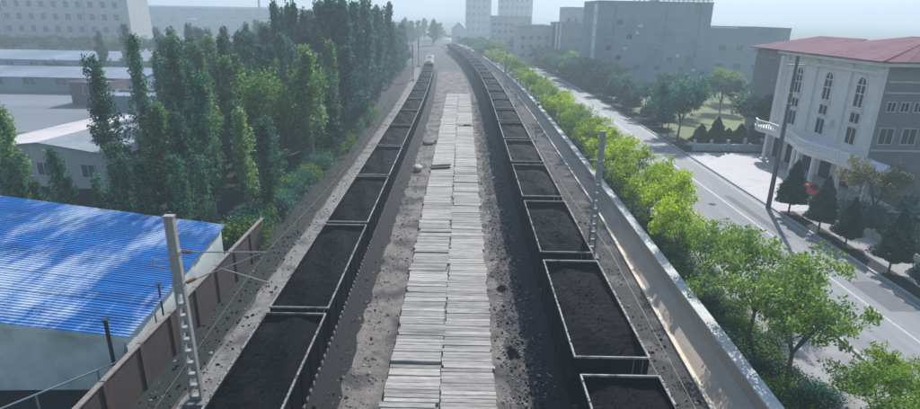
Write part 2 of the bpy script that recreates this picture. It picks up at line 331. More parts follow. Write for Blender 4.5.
# ------------------------------------------------------------------ rubble
def rock(b, x, y, z, s):
    ico = [(0, 0, 1), (.9, 0, .3), (.3, .85, .3), (-.75, .5, .3), (-.7, -.55, .25), (.35, -.8, .35), (0, 0, -.5)]
    a = random.uniform(0, 6.28); ca, sa = math.cos(a), math.sin(a); sx, sy, sz = (random.uniform(.6, 1.2) for _ in range(3))
    vs = [(x + s * (px * sx * ca - py * sy * sa), y + s * (px * sx * sa + py * sy * ca), z + s * pz * sz * .8) for px, py, pz in ico]
    b.add(vs, [(0, 1, 2), (0, 2, 3), (0, 3, 4), (0, 4, 5), (0, 5, 1), (6, 2, 1), (6, 3, 2), (6, 4, 3), (6, 5, 4), (6, 1, 5)])
stonem = mat('rubble_stone', (0.30, 0.27, 0.25), (0.12, 0.11, 0.10), 1.5, 0.95, island=0.55)
for nm, m_, n, fx in (('rubble', stonem, 7500, 0), ('coal_lumps', coalm, 7500, 1)):
    b = MB()
    for i in range(n):
        y = 13 + 110 * random.random() ** 1.6
        c = random.random()
        if c < .55: x = random.triangular(2.1, 5.2, 4.0 if fx else 2.8)
        elif c < (.6 if fx else .8): x = random.triangular(-6.8, -3.6, -6.2 if fx else -5)
        elif c < .86: x = random.uniform(-15.2, -12.4)
        else: x = random.uniform(8.8, 12.0)
        s = .03 + .09 * random.random() ** 3
        if random.random() < .3: x += math.sin(y * 1.3) * .3; s *= 1.4
        rock(b, x + off(y), y, 0.012, s)
    tag(b.build(nm, m_), 'loose pale stones scattered on the dirt beside the plank pavement' if not fx else 'spilled black coal lumps scattered beside both coal trains', 'rubble' if not fx else 'coal', kind='stuff')
# coal heaps spilled beside right train
for (hx, hy, hr, hh) in ((3.5, 31.5, .55, .22), (3.0, 35.4, .35, .15), (3.1, 27.5, .45, .16)):
    b = MB()
    for i in range(160):
        a = random.uniform(0, 6.28); r = hr * abs(random.gauss(0, .55)); rock(b, hx + r * math.cos(a), hy + r * 1.3 * math.sin(a), max(0, hh * (1 - r / hr)), .06 + .05 * random.random())
    tag(b.build('rubble_heap', stonem if hy > 30 and hy < 33 else coalm), 'low heap of %s on the dark ground %s' % (('broken grey stones', 'left of the right train') if 30 < hy < 33 else ('coal crumbs', 'beyond the broken stones') if hy > 33 else ('coal crumbs', 'nearer than the broken stones')), 'rubble heap', kind='stuff')
b = MB()
for i in range(26):
    a = i * .9; rock(b, -5.25 + .28 * math.cos(a) * (i % 3) / 2, 74.0 + .5 * math.sin(a) * (i % 4) / 3, .12 + .012 * i, .22)
t = empty('sack', (0, 0, 0), label='white sack slumped on the dirt left of the plank pavement', cat='sack')
def blob(name, m, c, r, seed, parent=None, n=10):
    b = MB(); rg = random.Random(seed)
    for i in range(n + 1):
        ph = math.pi * i / n
        for j in range(12):
            a = 2 * math.pi * j / 12; k = 1 + rg.uniform(-.13, .13)
            b.v.append((c[0] + r[0] * math.sin(ph) * math.cos(a) * k, c[1] + r[1] * math.sin(ph) * math.sin(a) * k, c[2] + r[2] * math.cos(ph) * k))
    for i in range(n):
        for j in range(12): b.f.append((i * 12 + j, i * 12 + 12 + j, i * 12 + 12 + (j + 1) % 12, i * 12 + (j + 1) % 12))
    return b.build(name, m, parent, smooth=True)
blob('bag_body', sackm, (-5.1, 66.0, .35), (.55, .8, .38), 3, t); blob('tied_neck', sackm, (-5.1, 67.0, .35), (.18, .3, .16), 4, t)
t = empty('sack', (0, 0, 0), label='small red-brown bag lying beyond the white sack', cat='sack')
blob('bag_body', redbrick, (-4.7, 81.0, .22), (.9, 1.2, .25), 8, t); blob('tied_neck', redbrick, (-3.7, 81.4, .25), (.25, .22, .16), 9, t)
t = empty('timber_pile', (-2.4, 66.5, .3), .25, 'dark timbers lying loose on top of the plank pavement', 'timber')
for i in range(4): MB().box(-1.2, 1.2, -.09, .09, 0, .15).build('timber', timberm, t).location = (random.uniform(-.2, .2), -.3 + .21 * i, 0.0 if i < 3 else .16)
t = empty('tarpaulin_patch', (.9, 94, .3), .1, 'dark scrap of sheeting lying on the far planks', 'tarpaulin')
MB().box(-1.4, 1.4, -.5, .5, .0, .04).build('sheet', darkm, t); MB().box(-.5, .6, -.3, .4, .045, .2).build('fold', darkm, t)

# ------------------------------------------------------------------ gondola wagons
def make_wagon(L_, W_, zt, zf, nrib, rim_w):
    root = empty('coal_wagon')
    h = L_ / 2; w2 = W_ / 2; tk = .07
    b = MB()
    b.box(-w2 + .05, w2 - .05, -h + .05, h - .05, zf, zf + .12)
    b.box(-w2, -w2 + tk, -h, h, zf + .003, zt - .1); b.box(w2 - tk, w2, -h, h, zf + .003, zt - .1)
    b.box(-w2 + tk, w2 - tk, -h, -h + tk, zf + .003, zt - .1); b.box(-w2 + tk, w2 - tk, h - tk, h, zf + .003, zt - .1)
    b.build('body', wagonm, root)
    b = MB(); rw = rim_w; o_ = .045
    b.box(-w2 - o_, -w2 - o_ + rw, -h - o_, h + o_, zt - .1, zt); b.box(w2 + o_ - rw, w2 + o_, -h - o_, h + o_, zt - .1, zt)
    b.box(-w2 - o_ + rw, w2 + o_ - rw, -h - o_, -h - o_ + rw, zt - .1, zt); b.box(-w2 - o_ + rw, w2 + o_ - rw, h + o_ - rw, h + o_, zt - .1, zt)
    bevel(b.build('top_rim', rimm, root), .012)
    b = MB().box(-.12, .12, 0, .05, 0, zt - .11 - zf); me = b.mesh('side_rib', wagonm)
    for sgn in (-1, 1):
        for i in range(nrib):
            o = link('side_rib', me, root); o.location = (sgn * w2, -h + .35 + (L_ - .7) * i / (nrib - 1), zf + .003); o.rotation_euler = (0, 0, -sgn * math.pi / 2)
    b = MB().box(-.10, .10, 0, .05, 0, zt - .11 - zf); me = b.mesh('end_rib', wagonm)
    for sgn in (-1, 1):
        for x in (-.8, 0, .8):
            o = link('end_rib', me, root); o.location = (x, sgn * h, zf + .003); o.rotation_euler = (0, 0, 0 if sgn > 0 else math.pi)
    BX('centre_sill', wagonm, root, -.2, .2, -h - .1, h + .1, zf - .32, zf - .003)
    for sgn in (-1, 1):
        cp = MB().box(-.1, .1, h + .1, h + .42, zf - .25, zf - .05).box(-.18, .18, h + .42, h + .6, zf - .3, zf - .0)
        if sgn < 0: cp.v = [(x, -y, z) for x, y, z in cp.v]; cp.f = [f[::-1] for f in cp.f]
        cp.build('coupler', rust, root)
        yb = sgn * (h - 2.0)
        bg_ = MB()
        for s in (-1, 1): bg_.box(s * 1.0 - .07, s * 1.0 + .07, yb - 1.2, yb + 1.2, .62, .85)
        bg_.box(-.93, .93, yb - .2, yb + .2, .5, .75)
        bo = bg_.build('bogie', rust, root)
        for a in (-.9, .9):
            q = MB()
            for s in (-1, 1): q.bar((s * .68, yb + a, .78), (s * .80, yb + a, .78), .42, 14)
            q.bar((-.9, yb + a, .78), (.9, yb + a, .78), .07, 6); q.build('wheelset', steel, bo)
    # end ladder
    b = MB()
    for s in (.95, 1.35): b.box(s - .015, s + .015, -h - .09, -h - .06, zf, zt - .12)
    for k in range(6): b.box(.965, 1.335, -h - .085, -h - .065, zf + .15 + k * .27, zf + .17 + k * .27)
    b.build('ladder', rimm, root)
    # hand brake column end rod
    return root
def coal_grid(b, cx, cy, ang, L_, W_, ztop, sd, lumps, ztop_rim=3.1):
    rg = np.random.default_rng(sd); nx, ny = 16, 56
    ph = rg.uniform(0, 6.28, 8); base = ztop - rg.uniform(.0, .12); k0 = len(b.v); ca, sa = math.cos(ang), math.sin(ang)
    dips = [(rg.uniform(-.8, .8), rg.uniform(.4, 1.0)) for _ in range(2)]; endn = rg.uniform(.15, .75); endf = rg.uniform(.1, .6)
    def H(u, v):
        z = base + .16 * (1 - (2 * u) ** 2) + .07 * math.sin(7 * v + ph[0]) + .05 * math.sin(5 * u * 2 + 9 * v + ph[1]) + .03 * math.sin(23 * v + ph[2] + 6 * u)
        z -= endn * max(0, (-v - .26) / .24) ** 1.2 + endf * max(0, (v - .30) / .2) ** 1.2
        return z
    for j in range(ny + 1):
        for i in range(nx + 1):
            u = i / nx - .5; v = j / ny - .5; z = H(u, v) + rg.normal(0, .018)
            x = u * W_; y = v * L_; b.v.append((cx + x * ca - y * sa, cy + x * sa + y * ca, z))
    for j in range(ny):
        for i in range(nx):
            a = k0 + j * (nx + 1) + i; b.f.append((a, a + 1, a + nx + 2, a + nx + 1))
    for _ in range(lumps // 5):
        sd_ = random.choice((-1, 1)); x = sd_ * (W_ / 2 + .07 + random.uniform(-.04, .04)); y = random.uniform(-.5, .5) * L_
        rock(b, cx + x * ca - y * sa, cy + x * sa + y * ca, ztop_rim + .004, .02 + .03 * random.random())
    for _ in range(lumps):
        u = float(np.clip(rg.normal(rg.choice([-.2, .1]), .16), -.46, .46)); v = float(np.clip(rg.normal(rg.choice([-.1, .18]), .2), -.48, .48)); x = u * W_; y = v * L_
        rock(b, cx + x * ca - y * sa, cy + x * sa + y * ca, H(u, v), .025 + .06 * random.random() ** 2)
def train(n, near0, pitch, cx, f, spec, rimlab, label, coal_dz):
    L_, W_, zt, zf, nrib, rw = spec
    first = make_wagon(*spec); cb = MB()
    for i in range(n):
        y = near0 + i * pitch + L_ / 2 + .03; o = first if i == 0 else copy_tree(first)
        x = cx + f(y); ang = -math.atan(slope(f, y))
        o.location = (x, y, 0); o.rotation_euler = (0, 0, -math.atan(slope(f, y)) * 1.0 if True else 0)
        o.rotation_euler = (0, 0, math.atan2(-(slope(f, y)), 1))
        tag(o, label % ORD[i], 'coal wagon', rimlab)
        coal_grid(cb, x, y, o.rotation_euler.z, L_ - .15, W_ - .15, zt - coal_dz, i * 7 + int(cx * 10) + 900, 620 if i < 4 else 80, zt)
    return cb
LEFT = (12.45, 3.1, 3.1, 1.15, 9, .085); RIGHT = (10.35, 3.3, 3.72, 1.15, 8, .085)
cb = train(12, 13.75, 13.1, -8.45, offL, LEFT, 'open coal wagons of the left train', 'black open wagon of the left train, %s from the bottom of the picture', .15)
tag(cb.build('coal_load', coalm), 'black coal filling the open wagons of the left train', 'coal', kind='stuff')
cb = train(24, 10.05, 11.7, 6.85, off, RIGHT, 'open coal wagons of the right train', 'black open wagon of the right train, %s from the bottom of the picture', .27)
tag(cb.build('coal_load', coalm), 'black coal filling the open wagons of the right train', 'coal', kind='stuff')

# locomotive coupled beyond the left train
def loco(y, label):
    x = -8.45 + offL(y); t = empty('locomotive', (x, y, 0), math.atan2(-slope(offL, y), 1), label, 'locomotive', 'locomotive sections ahead of the left train')
    pr = [(-1.5, 1.2), (-1.5, 3.5), (-1.2, 3.95), (1.2, 3.95), (1.5, 3.5), (1.5, 1.2)]
    b = MB(); n = 6
    for yy in (-8, 8): b.v += [(px, yy, pz) for px, pz in pr]
    b.f = [(i, (i + 1) % n, n + (i + 1) % n, n + i) for i in range(n)] + [tuple(range(5, -1, -1)), tuple(range(6, 12))]
    b.build('body', locom, t)
    BX('roof', locoroof, t, -1.15, 1.15, -7.9, 7.9, 3.96, 4.02)
    for yy in (-5.5, -2, 1.5, 5.2): BX('roof_equipment', locoroof, t, -.8, .8, yy - .9, yy + .9, 4.03, 4.35)
    BX('cab_window', glass, t, -1.1, 1.1, -8.04, -8.003, 2.7, 3.5)
    for s in (-1, 1): MB().box(s * .95 - .15, s * .95 + .15, -8.06, -8.003, 1.6, 1.85).build('headlight', framew, t)
    for yb in (-5, 5):
        bo = BX('bogie', rust, t, -1.1, 1.1, yb - 2, yb + 2, .55, 1.1)
        for a in (-1.4, 0, 1.4): MB().bar((-.85, yb + a, .86), (.85, yb + a, .86), .5, 14).build('wheelset', steel, bo)
    pg = MB()
    for s in (-.5, .5): pg.bar((s, 3.5, 4.36), (s * .6, 4.6, 5.2), .04, 5).bar((s * .6, 4.6, 5.2), (s, 3.7, 6.0), .03, 5)
    pg.box(-.9, .9, 3.62, 3.78, 6.0, 6.05); pg.build('pantograph', galv, t)
loco(180.5, 'teal locomotive section with grey roof coupled to the far end of the left train')
loco(198, 'teal locomotive section with grey roof, farther one of the two')

# ------------------------------------------------------------------ low parapet, kerb and path on the right
kx = lambda y: 12.15 + 1.15 * min(1, max(0, (y - 20) / 34))
px0 = lambda y: 13.65 + .5 * min(1, max(0, (y - 19) / 34))
ribbon('tan_path', tanm, lambda y: kx(y) + .2, px0, -10, 320, 0.05)
t = empty('trackside_kerb', kind='structure')
for a, b_ in zip(ys(-8, 300, 6)[:-1], ys(-8, 300, 6)[1:]):
    sweep(MB(), [(lambda y: kx(y) - .02, 0), (lambda y: kx(y) - .02, .16), (lambda y: kx(y) + .12, .16), (lambda y: kx(y) + .12, .07), (lambda y: kx(y) + .27, .07), (lambda y: kx(y) + .27, 0)], a, b_ - .03, step=3).build('kerb_stone', creamm, t)
t = empty('parapet_wall', label='tan concrete wall with sloping foot and pale coping along the right train', cat='wall')
for a, b_ in zip(ys(-8, 320, 4)[:-1], ys(-8, 320, 4)[1:]):
    sweep(MB(), [(lambda y: kx(y) + .32, 0.02), (lambda y: px0(y) + .05, .98), (lambda y: px0(y) + .05, 1.75), (lambda y: px0(y) + .42, 1.75), (lambda y: px0(y) + .42, 0.02)], a, b_ - .01, step=4).build('wall_panel', tanm, t)
    sweep(MB(), [(lambda y: px0(y) - .03, 1.753), (lambda y: px0(y) - .03, 1.87), (lambda y: px0(y) + .66, 1.87), (lambda y: px0(y) + .66, 1.753)], a, b_ - .015, step=4).build('coping_slab', capm, t)


# ------------------------------------------------------------------ catenary masts
def mast(x, y, H_, label, side=1, arm=3.7, near=True):
    t = empty('catenary_mast', (x, y, 0), 0, label, 'catenary mast', 'concrete catenary masts')
    w0, w1 = .30, .19; d = .13
    wz = lambda z: w0 + (w1 - w0) * z / H_
    b = MB()
    for s in (-1, 1):
        b.add([(s * wz(z) - (0 if s > 0 else -.0) - (.11 if s > 0 else 0), yy, z) for z in (0, H_) for yy in (-d, d)] + [(s * wz(z) + (.11 if s < 0 else 0), yy, z) for z in (0, H_) for yy in (-d, d)],
              [(0, 1, 3, 2), (4, 6, 7, 5), (0, 2, 6, 4), (1, 5, 7, 3), (2, 3, 7, 6), (0, 4, 5, 1)])
    b.build('column', mastm, t)
    z = .35; zs = []
    while z < H_ * .62: zs.append((z, .22)); z += .62
    for zc, hh in zs:
        q = wz(zc) - .11; MB().box(-q, q, -d + .01, d - .01, zc - hh / 2, zc + hh / 2).build('web', mastm, t)
    q = wz(H_) - .115; MB().add([(-q - .05, -d + .02, H_ * .62), (q + .05, -d + .02, H_ * .62), (q + .05, d - .02, H_ * .62), (-q - .05, d - .02, H_ * .62),
                         (-q, -d + .02, H_ - .002), (q, -d + .02, H_ - .002), (q, d - .02, H_ - .002), (-q, d - .02, H_ - .002)],
                        [(0, 3, 2, 1), (4, 5, 6, 7), (0, 1, 5, 4), (1, 2, 6, 5), (2, 3, 7, 6), (3, 0, 4, 7)]).build('solid_web', mastm, t)
    BX('cap', mastm, t, -w1 - .03, w1 + .03, -d - .02, d + .02, H_ + .001, H_ + .09)
    BX('foundation', sleeperm, t, -.55, .55, -.5, .5, 0, .28)
    a = MB(); s = side
    a.bar((s * .3, 0, 7.9), (s * arm, 0, 7.95), .035); cant = a.build('top_tube', galv, t)
    MB().bar((s * .3, 0, 6.4), (s * (arm - .3), 0, 7.85), .03).build('strut', galv, t)
    MB().bar((s * 1.9, 0, 7.15), (s * (arm + .1), 0, 6.45), .02).build('steady_arm', galv, t)
    for zz in (7.9, 6.4):
        b = MB()
        for k in range(5): b.bar((s * (.36 + k * .09), 0, zz + (.0 if zz > 7 else .02 + k * .045)), (s * (.40 + k * .09), 0, zz + (0 if zz > 7 else .04 + k * .045)), .085, 8)
        b.build('insulator', insul, t)
    b = MB()
    for zz in (7.55, 7.25): b.bar((-s * .25, -.1, zz), (-s * .95, -.1, zz), .03)
    b.bar((-s * .95, -.1, 7.15), (-s * .95, -.1, 7.65), .03); b.build('side_bracket', galv, t)
    b = MB().box(-wz(7) - .03, wz(7) + .03, -d - .03, d + .03, 7.8, 7.95).box(-wz(7) - .03, wz(7) + .03, -d - .03, d + .03, 6.3, 6.45); b.build('clamp', galv, t)
    return t
mast(-12.45, 22.9, 9.5, 'tall grey concrete mast with ladder holes in front of the blue shed', 1, 4.0)
mast(10.25, 40.8, 10.0, 'grey concrete mast with ladder holes between the right train and parapet', -1, 3.4)
mast(-12.45 + offL(160), 160, 9.5, 'small faint mast left of the far end of the left train', 1, 4.0)
mast(-12.45 + offL(205), 205, 9.5, 'faint mast left of the locomotive, the farthest on the left', 1, 4.0)
mast(10.4 + off(132), 132, 9.0, 'faint hazy mast between the far wagons of the right train and parapet', -1, 3.4)
for cx, f, y1, nm in ((-8.45, offL, 290, 'left'), (6.85, off, 320, 'right')):
    t = empty('overhead_wire', label='thin overhead wires strung above the %s coal train' % nm, cat='overhead wire')
    for z, r in ((6.4, .007), (7.95, .006)):
        b = MB(); Y = ys(-20, y1, 11)
        for i in range(len(Y) - 1):
            sag = lambda y: (0 if z < 7 else -.9 * (1 - (2 * (((y - 22.9) / 45) % 1) - 1) ** 2))
            b.bar((cx + f(Y[i]), Y[i], z + sag(Y[i])), (cx + f(Y[i + 1]), Y[i + 1], z + sag(Y[i + 1])), r * 1.6, 4)
        b.build('contact_wire' if z < 7 else 'messenger_wire', wirem, t)
def signal_post(x, y, H_, label):
    t = empty('signal_post', (x, y, 0), label=label, cat='signal post', group='short posts with white heads by the parapet')
    MB().bar((0, 0, 0), (0, 0, H_), .07, 8).build('post', galv, t); MB().box(-.22, .22, -.16, .16, H_ + .002, H_ + .55).build('lamp_head', framew, t)
    MB().box(-.14, .14, -.2, -.163, H_ + .1, H_ + .45).build('lens', blackm, t); MB().box(-.25, .25, -.25, .25, 0, .2).build('base', sleeperm, t)
signal_post(11.2 + off(84), 84, 5.2, 'short post with white head beside the right train, nearer of two')
signal_post(11.4 + off(118), 118, 5.0, 'short post with white head beside the right train, farther of two')

# ------------------------------------------------------------------ brown wall, blue shed
t = empty('brown_wall', label='weathered red-brown panel wall with pale coping beside the blue shed', cat='wall')
wx = -15.5
for i, y in enumerate(ys(9, 42, 3)[:-1]):
    BX('wall_panel', brownw, t, wx - .06, wx + .06, y + .16, y + 2.84, 0, 2.38)
    BX('post', coping if i % 1 else brownw, t, wx - .15, wx + .15, y - .15, y + .15, 0, 2.42)
    bevel(BX('coping_stone', coping, t, wx - .13, wx + .13, y - .02 + .04, y + 2.98, 2.425, 2.53), .02)
t = empty('blue_roofed_shed', label='long low shed with a white-streaked bright blue corrugated roof', cat='shed')
A = Vector((-15.75, 23.7, 3.0)); B = Vector((-17.0, 38.6, 3.15)); C_ = Vector((-36, 39.2, 5.2)); D = Vector((-36, 22.8, 5.9))
def roofpt(u, v): return (A * (1 - u) + D * u) * (1 - v) + (B * (1 - u) + C_ * u) * v      # u down-left, v away
ns = 15
for i in range(ns):
    b = MB(); nr = 16; nu = 8; v0, v1 = i / ns, (i + 1) / ns; lift = random.uniform(0, .02); over = random.uniform(0, .004)
    for k in range(nr + 1):
        v = v0 + (v1 - v0) * k / nr; ph = (k % 4); dz = (0, .035, .035, 0)[ph]
        for j in range(nu + 1):
            p = roofpt(j / nu * (1 + over) - over, v); b.v.append((p.x, p.y, p.z + dz * 1.8 + (i % 2) * .006 + lift + .012 * math.sin(j * 2.1 + i * 1.7 + k * .15)))
    for k in range(nr):
        for j in range(nu): a = k * (nu + 1) + j; b.f.append((a, a + nu + 1, a + nu + 2, a + 1))
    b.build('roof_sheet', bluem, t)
eb = MB()
for i in range(40):
    p, q = roofpt(i / 40, 0), roofpt((i + 1) / 40, 0); eb.add([(p.x, p.y - .02, p.z - .22), (q.x, q.y - .02, q.z - .22), (q.x, q.y - .02, q.z + .04), (p.x, p.y - .02, p.z + .04)], [(0, 1, 2, 3)])
eb.build('eave_board', shedw, t)
p0, p1, p2, p3 = roofpt(.02, .02), roofpt(.98, .02), roofpt(.98, .98), roofpt(.02, .98)
def wallq(name, a, b_, m, zoff=.12):
    d = (Vector((b_.x - a.x, b_.y - a.y, 0))).normalized(); n = Vector((-d.y, d.x, 0)) * .12
    v = [(a.x, a.y, 0), (b_.x, b_.y, 0), (b_.x + n.x, b_.y + n.y, 0), (a.x + n.x, a.y + n.y, 0), (a.x, a.y, a.z - zoff), (b_.x, b_.y, b_.z - zoff), (b_.x + n.x, b_.y + n.y, b_.z - zoff), (a.x + n.x, a.y + n.y, a.z - zoff)]
    MB().add(v, [(0, 3, 2, 1), (4, 5, 6, 7), (0, 1, 5, 4), (1, 2, 6, 5), (2, 3, 7, 6), (3, 0, 4, 7)]).build(name, m, t)
wallq('front_wall', p0, p1, shedw); wallq('left_wall', p1, p2, shedw); wallq('back_wall', p2, p3, shedw); wallq('side_wall', p3, p0, shedw)
for u0_, u1_, nm in ((.29, .55, 'sheet_panel'), (.04, .12, 'door')):
    a = roofpt(u0_, .02); c = roofpt(u1_, .02)
    MB().add([(a.x, a.y - .03, .1), (c.x, c.y - .03, .1), (c.x, c.y - .03, c.z - .45), (a.x, a.y - .03, a.z - .45), (a.x, a.y - .07, .1), (c.x, c.y - .07, .1), (c.x, c.y - .07, c.z - .45), (a.x, a.y - .07, a.z - .45)],
             [(4, 5, 6, 7)[::-1], (0, 1, 5, 4), (3, 7, 6, 2), (0, 4, 7, 3), (1, 2, 6, 5)]).build(nm, wallblue if nm != 'door' else darkm, t)
for x, y, h, lab in ((-16.25, 23.1, 4.3, 'black post standing at the near corner of the blue shed'), (-16.15, 27.6, 3.9, 'short black post against the right edge of the blue roof')):
    t = empty('black_post', (x, y, 0), label=lab, cat='post'); MB().bar((0, 0, 0), (0, 0, h), .09 if h > 4 else .05, 8).build('shaft', blackm, t); MB().box(-.12, .12, -.12, .12, h + .001, h + .06).build('cap', blackm, t)
t = empty('pipe_railing', label='thin grey pipe railing crossing the dark corner below the blue shed', cat='railing')
MB().bar((-20.3, 19.6, 1.5), (-16.0, 22.9, 2.2), .045, 8).build('top_pipe', galv, t)
MB().bar((-18.5, 20.97, 0), (-18.5, 20.97, 1.78), .04, 8).build('post', galv, t); MB().bar((-16.6, 22.4, 0), (-16.6, 22.4, 2.08), .04, 8).build('post', galv, t)

# ------------------------------------------------------------------ foliage
def leaves_mesh(name, pts, size, m, up=0.0, seed=0, out=None):
    """one small bent leaf face per point"""
    rg = np.random.default_rng(seed); n = len(pts)
    a = rg.normal(size=(n, 3)); a[:, 2] += up; a /= np.linalg.norm(a, axis=1)[:, None] + 1e-9
    r = rg.normal(size=(n, 3)); b_ = np.cross(a, r); b_ /= np.linalg.norm(b_, axis=1)[:, None] + 1e-9
    s = size * rg.uniform(.6, 1.5, (n, 1))
    v = np.empty((n, 4, 3)); v[:, 0] = pts - a * s; v[:, 1] = pts + b_ * s * .5; v[:, 2] = pts + a * s; v[:, 3] = pts - b_ * s * .5
    me = bpy.data.meshes.new(name); me.vertices.add(4 * n); me.vertices.foreach_set('co', v.reshape(-1))
    me.loops.add(4 * n); me.loops.foreach_set('vertex_index', np.arange(4 * n, dtype=np.int32))
    me.polygons.add(n); me.polygons.foreach_set('loop_start', np.arange(0, 4 * n, 4, dtype=np.int32)); me.polygons.foreach_set('loop_total', np.full(n, 4, dtype=np.int32))
    me.materials.append(m); me.update(calc_edges=True); me.validate(); return me
def poplar(seed, H_, rad, nl, m, size=.11, low=.12):
    rg = np.random.default_rng(seed); tb = MB(); P_ = []
    lean = rg.normal(0, .02, 2)
    tb.bar((0, 0, -.1), (lean[0] * H_ * .5, lean[1] * H_ * .5, H_ * .5), .013 * H_ + .03, 8, .008 * H_ + .02)
    tb.bar((lean[0] * H_ * .5, lean[1] * H_ * .5, H_ * .5), (lean[0] * H_, lean[1] * H_, H_ * .96), .008 * H_ + .02, 6, .01)
    nb = int(26 + H_ * 1.6)
    for i in range(nb):
        h0 = H_ * (low + (.93 - low) * rg.random() ** .9); az = rg.uniform(0, 6.28); k = (h0 / H_)
        prof = rad * 1.25 * (1.02 - k) ** .8 * rg.uniform(.45, 1.25) * (min(1, (k - low + .08) / .18)) 
        ln = min(H_ * rg.uniform(.10, .24), H_ * 1.05 - h0)
        a0 = np.array([lean[0] * h0, lean[1] * h0, h0]); a1 = a0 + np.array([math.cos(az) * prof, math.sin(az) * prof, ln])
        mid = a0 + (a1 - a0) * .5 + np.array([math.cos(az), math.sin(az), 0]) * prof * .18
        tb.bar(a0, mid, .02 + .02 * (1 - k), 4, .018); tb.bar(mid, a1, .018, 4, .006)
        m_ = int(nl / nb); tt = rg.random(m_) ** .75
        pts = np.where(tt[:, None] < .5, a0 + (mid - a0) * tt[:, None] * 2, mid + (a1 - mid) * (tt[:, None] - .5) * 2)
        nc = max(2, m_ // 45); cc = rg.normal(0, .22 + .08 * rad, (nc, 3)); pick = rg.integers(0, nc, m_)
        P_.append(pts + cc[pick] * .45 + rg.normal(0, .11 + .03 * rad, (m_, 3)) * np.array([1, 1, 1.6]))
    return tb.mesh('trunk', bark_pale), leaves_mesh('crown', np.concatenate(P_), size, m, .4, seed)
def roundtree(seed, H_, rad, nl, m, size=.10, fork=.3, flat=.8, bark=barkm):
    rg = np.random.default_rng(seed); tb = MB(); P_ = []
    fz = H_ * fork; lean = rg.normal(0, .05, 2) * H_; top = np.array([lean[0] * .3, lean[1] * .3, fz])
    tb.bar((0, 0, -.1), tuple(top), .02 * H_, 8, .015 * H_)
    nlimb = 6; tips = []
    for i in range(nlimb):
        az = 6.28 * i / nlimb + rg.uniform(-.4, .4); r = rad * rg.uniform(.35, .7); z = H_ * rg.uniform(.6, .85)
        a1 = top + np.array([math.cos(az) * r, math.sin(az) * r, z - fz]); tb.bar(top, a1, .011 * H_, 6, .005 * H_)
        for j in range(4):
            a2 = a1 + np.array([rg.normal(0, .35) * rad + math.cos(az) * rad * .2, rg.normal(0, .35) * rad + math.sin(az) * rad * .2, rg.uniform(-.14, .2) * H_]) * 1.0
            a2[2] = min(a2[2], H_ * .95); tb.bar(a1, a2, .006 * H_, 4, .004); tips += [a2, a1 + (a2 - a1) * .55]
    tips.append(top + np.array([0, 0, H_ * .55])); tips = np.array(tips)
    nper = nl // len(tips)
    for tpt in tips:
        cr = rad * rg.uniform(.22, .42); q = rg.normal(size=(nper, 3)); q /= np.linalg.norm(q, axis=1)[:, None]
        q *= (rg.random((nper, 1)) ** .45) * cr; q[:, 2] *= flat
        sub = rg.normal(0, cr * .45, (max(2, nper // 40), 3)); P_.append(tpt + q * .7 + sub[rg.integers(0, len(sub), nper)])
    return tb.mesh('trunk', bark), leaves_mesh('crown', np.concatenate(P_), size, m, .5, seed)
def conetree(seed, H_, rad, nl, m, size=.09):
    rg = np.random.default_rng(seed); tb = MB(); tb.bar((0, 0, -.1), (0, 0, H_ * .93), .09, 8, .01)
    z = rg.random(nl * 2) ** 1.25; r = rad * (1 - z) ** .8; az = rg.uniform(0, 6.28, nl * 2)
    lob = 1 + .24 * np.sin(az * 5 + z * 23 + seed) + .2 * np.sin(az * 3 - z * 13 + seed * 2) + rg.normal(0, .07, nl * 2)
    rr = r * lob * (.45 + .55 * rg.random(nl * 2) ** .35); low = np.clip(z / .06, 0, 1) ** .5
    P_ = np.stack([rr * low * np.cos(az), rr * low * np.sin(az), H_ * (.2 + .8 * z)], 1)
    return tb.mesh('trunk', barkm), leaves_mesh('crown', P_, size, m, .8, seed)
def bush(seed, r, h, nl, m, size=.08):
    rg = np.random.default_rng(seed); tb = MB(); P_ = []
    for i in range(7):
        az = rg.uniform(0, 6.28); e = np.array([math.cos(az) * r * .6, math.sin(az) * r * .6, h * rg.uniform(.5, .9)]); tb.bar((0, 0, 0), e, .03, 4, .01)
        n = nl // 7; P_.append(e * np.array([1, 1, .75]) + rg.normal(0, 1, (n, 3)) * np.array([r * .33, r * .33, h * .2]))
    P_ = np.concatenate(P_); P_[:, 2] = np.abs(P_[:, 2])
    return tb.mesh('stems', barkm), leaves_mesh('foliage', P_, size, m, .5, seed)
def plant(kind, meshes, x, y, s, label, cat, group=None, z=0, sz=None, mat_=None):
    t = empty(kind, (x, y, z), random.uniform(0, 6.28), label, cat, group)
    sz = sz or s
    for me in meshes: o = link(me.name.split('.')[0], me, t); o.scale = (s, s, sz)
    return t
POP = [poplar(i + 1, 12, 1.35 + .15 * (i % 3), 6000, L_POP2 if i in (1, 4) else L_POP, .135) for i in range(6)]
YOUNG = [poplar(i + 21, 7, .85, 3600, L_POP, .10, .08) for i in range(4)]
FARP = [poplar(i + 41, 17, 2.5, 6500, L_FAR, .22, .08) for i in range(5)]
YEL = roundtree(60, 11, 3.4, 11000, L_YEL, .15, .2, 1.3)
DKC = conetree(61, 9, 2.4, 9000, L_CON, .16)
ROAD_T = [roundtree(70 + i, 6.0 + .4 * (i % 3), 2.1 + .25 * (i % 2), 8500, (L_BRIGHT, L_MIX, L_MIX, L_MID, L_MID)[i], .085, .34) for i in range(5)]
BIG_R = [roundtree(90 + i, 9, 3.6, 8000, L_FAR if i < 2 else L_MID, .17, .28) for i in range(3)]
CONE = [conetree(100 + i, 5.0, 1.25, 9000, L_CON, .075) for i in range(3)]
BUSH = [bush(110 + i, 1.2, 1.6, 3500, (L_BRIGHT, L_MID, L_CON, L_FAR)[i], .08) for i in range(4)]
OLV = roundtree(120, 8, 2.8, 9000, L_OLIVE, .11, .25)

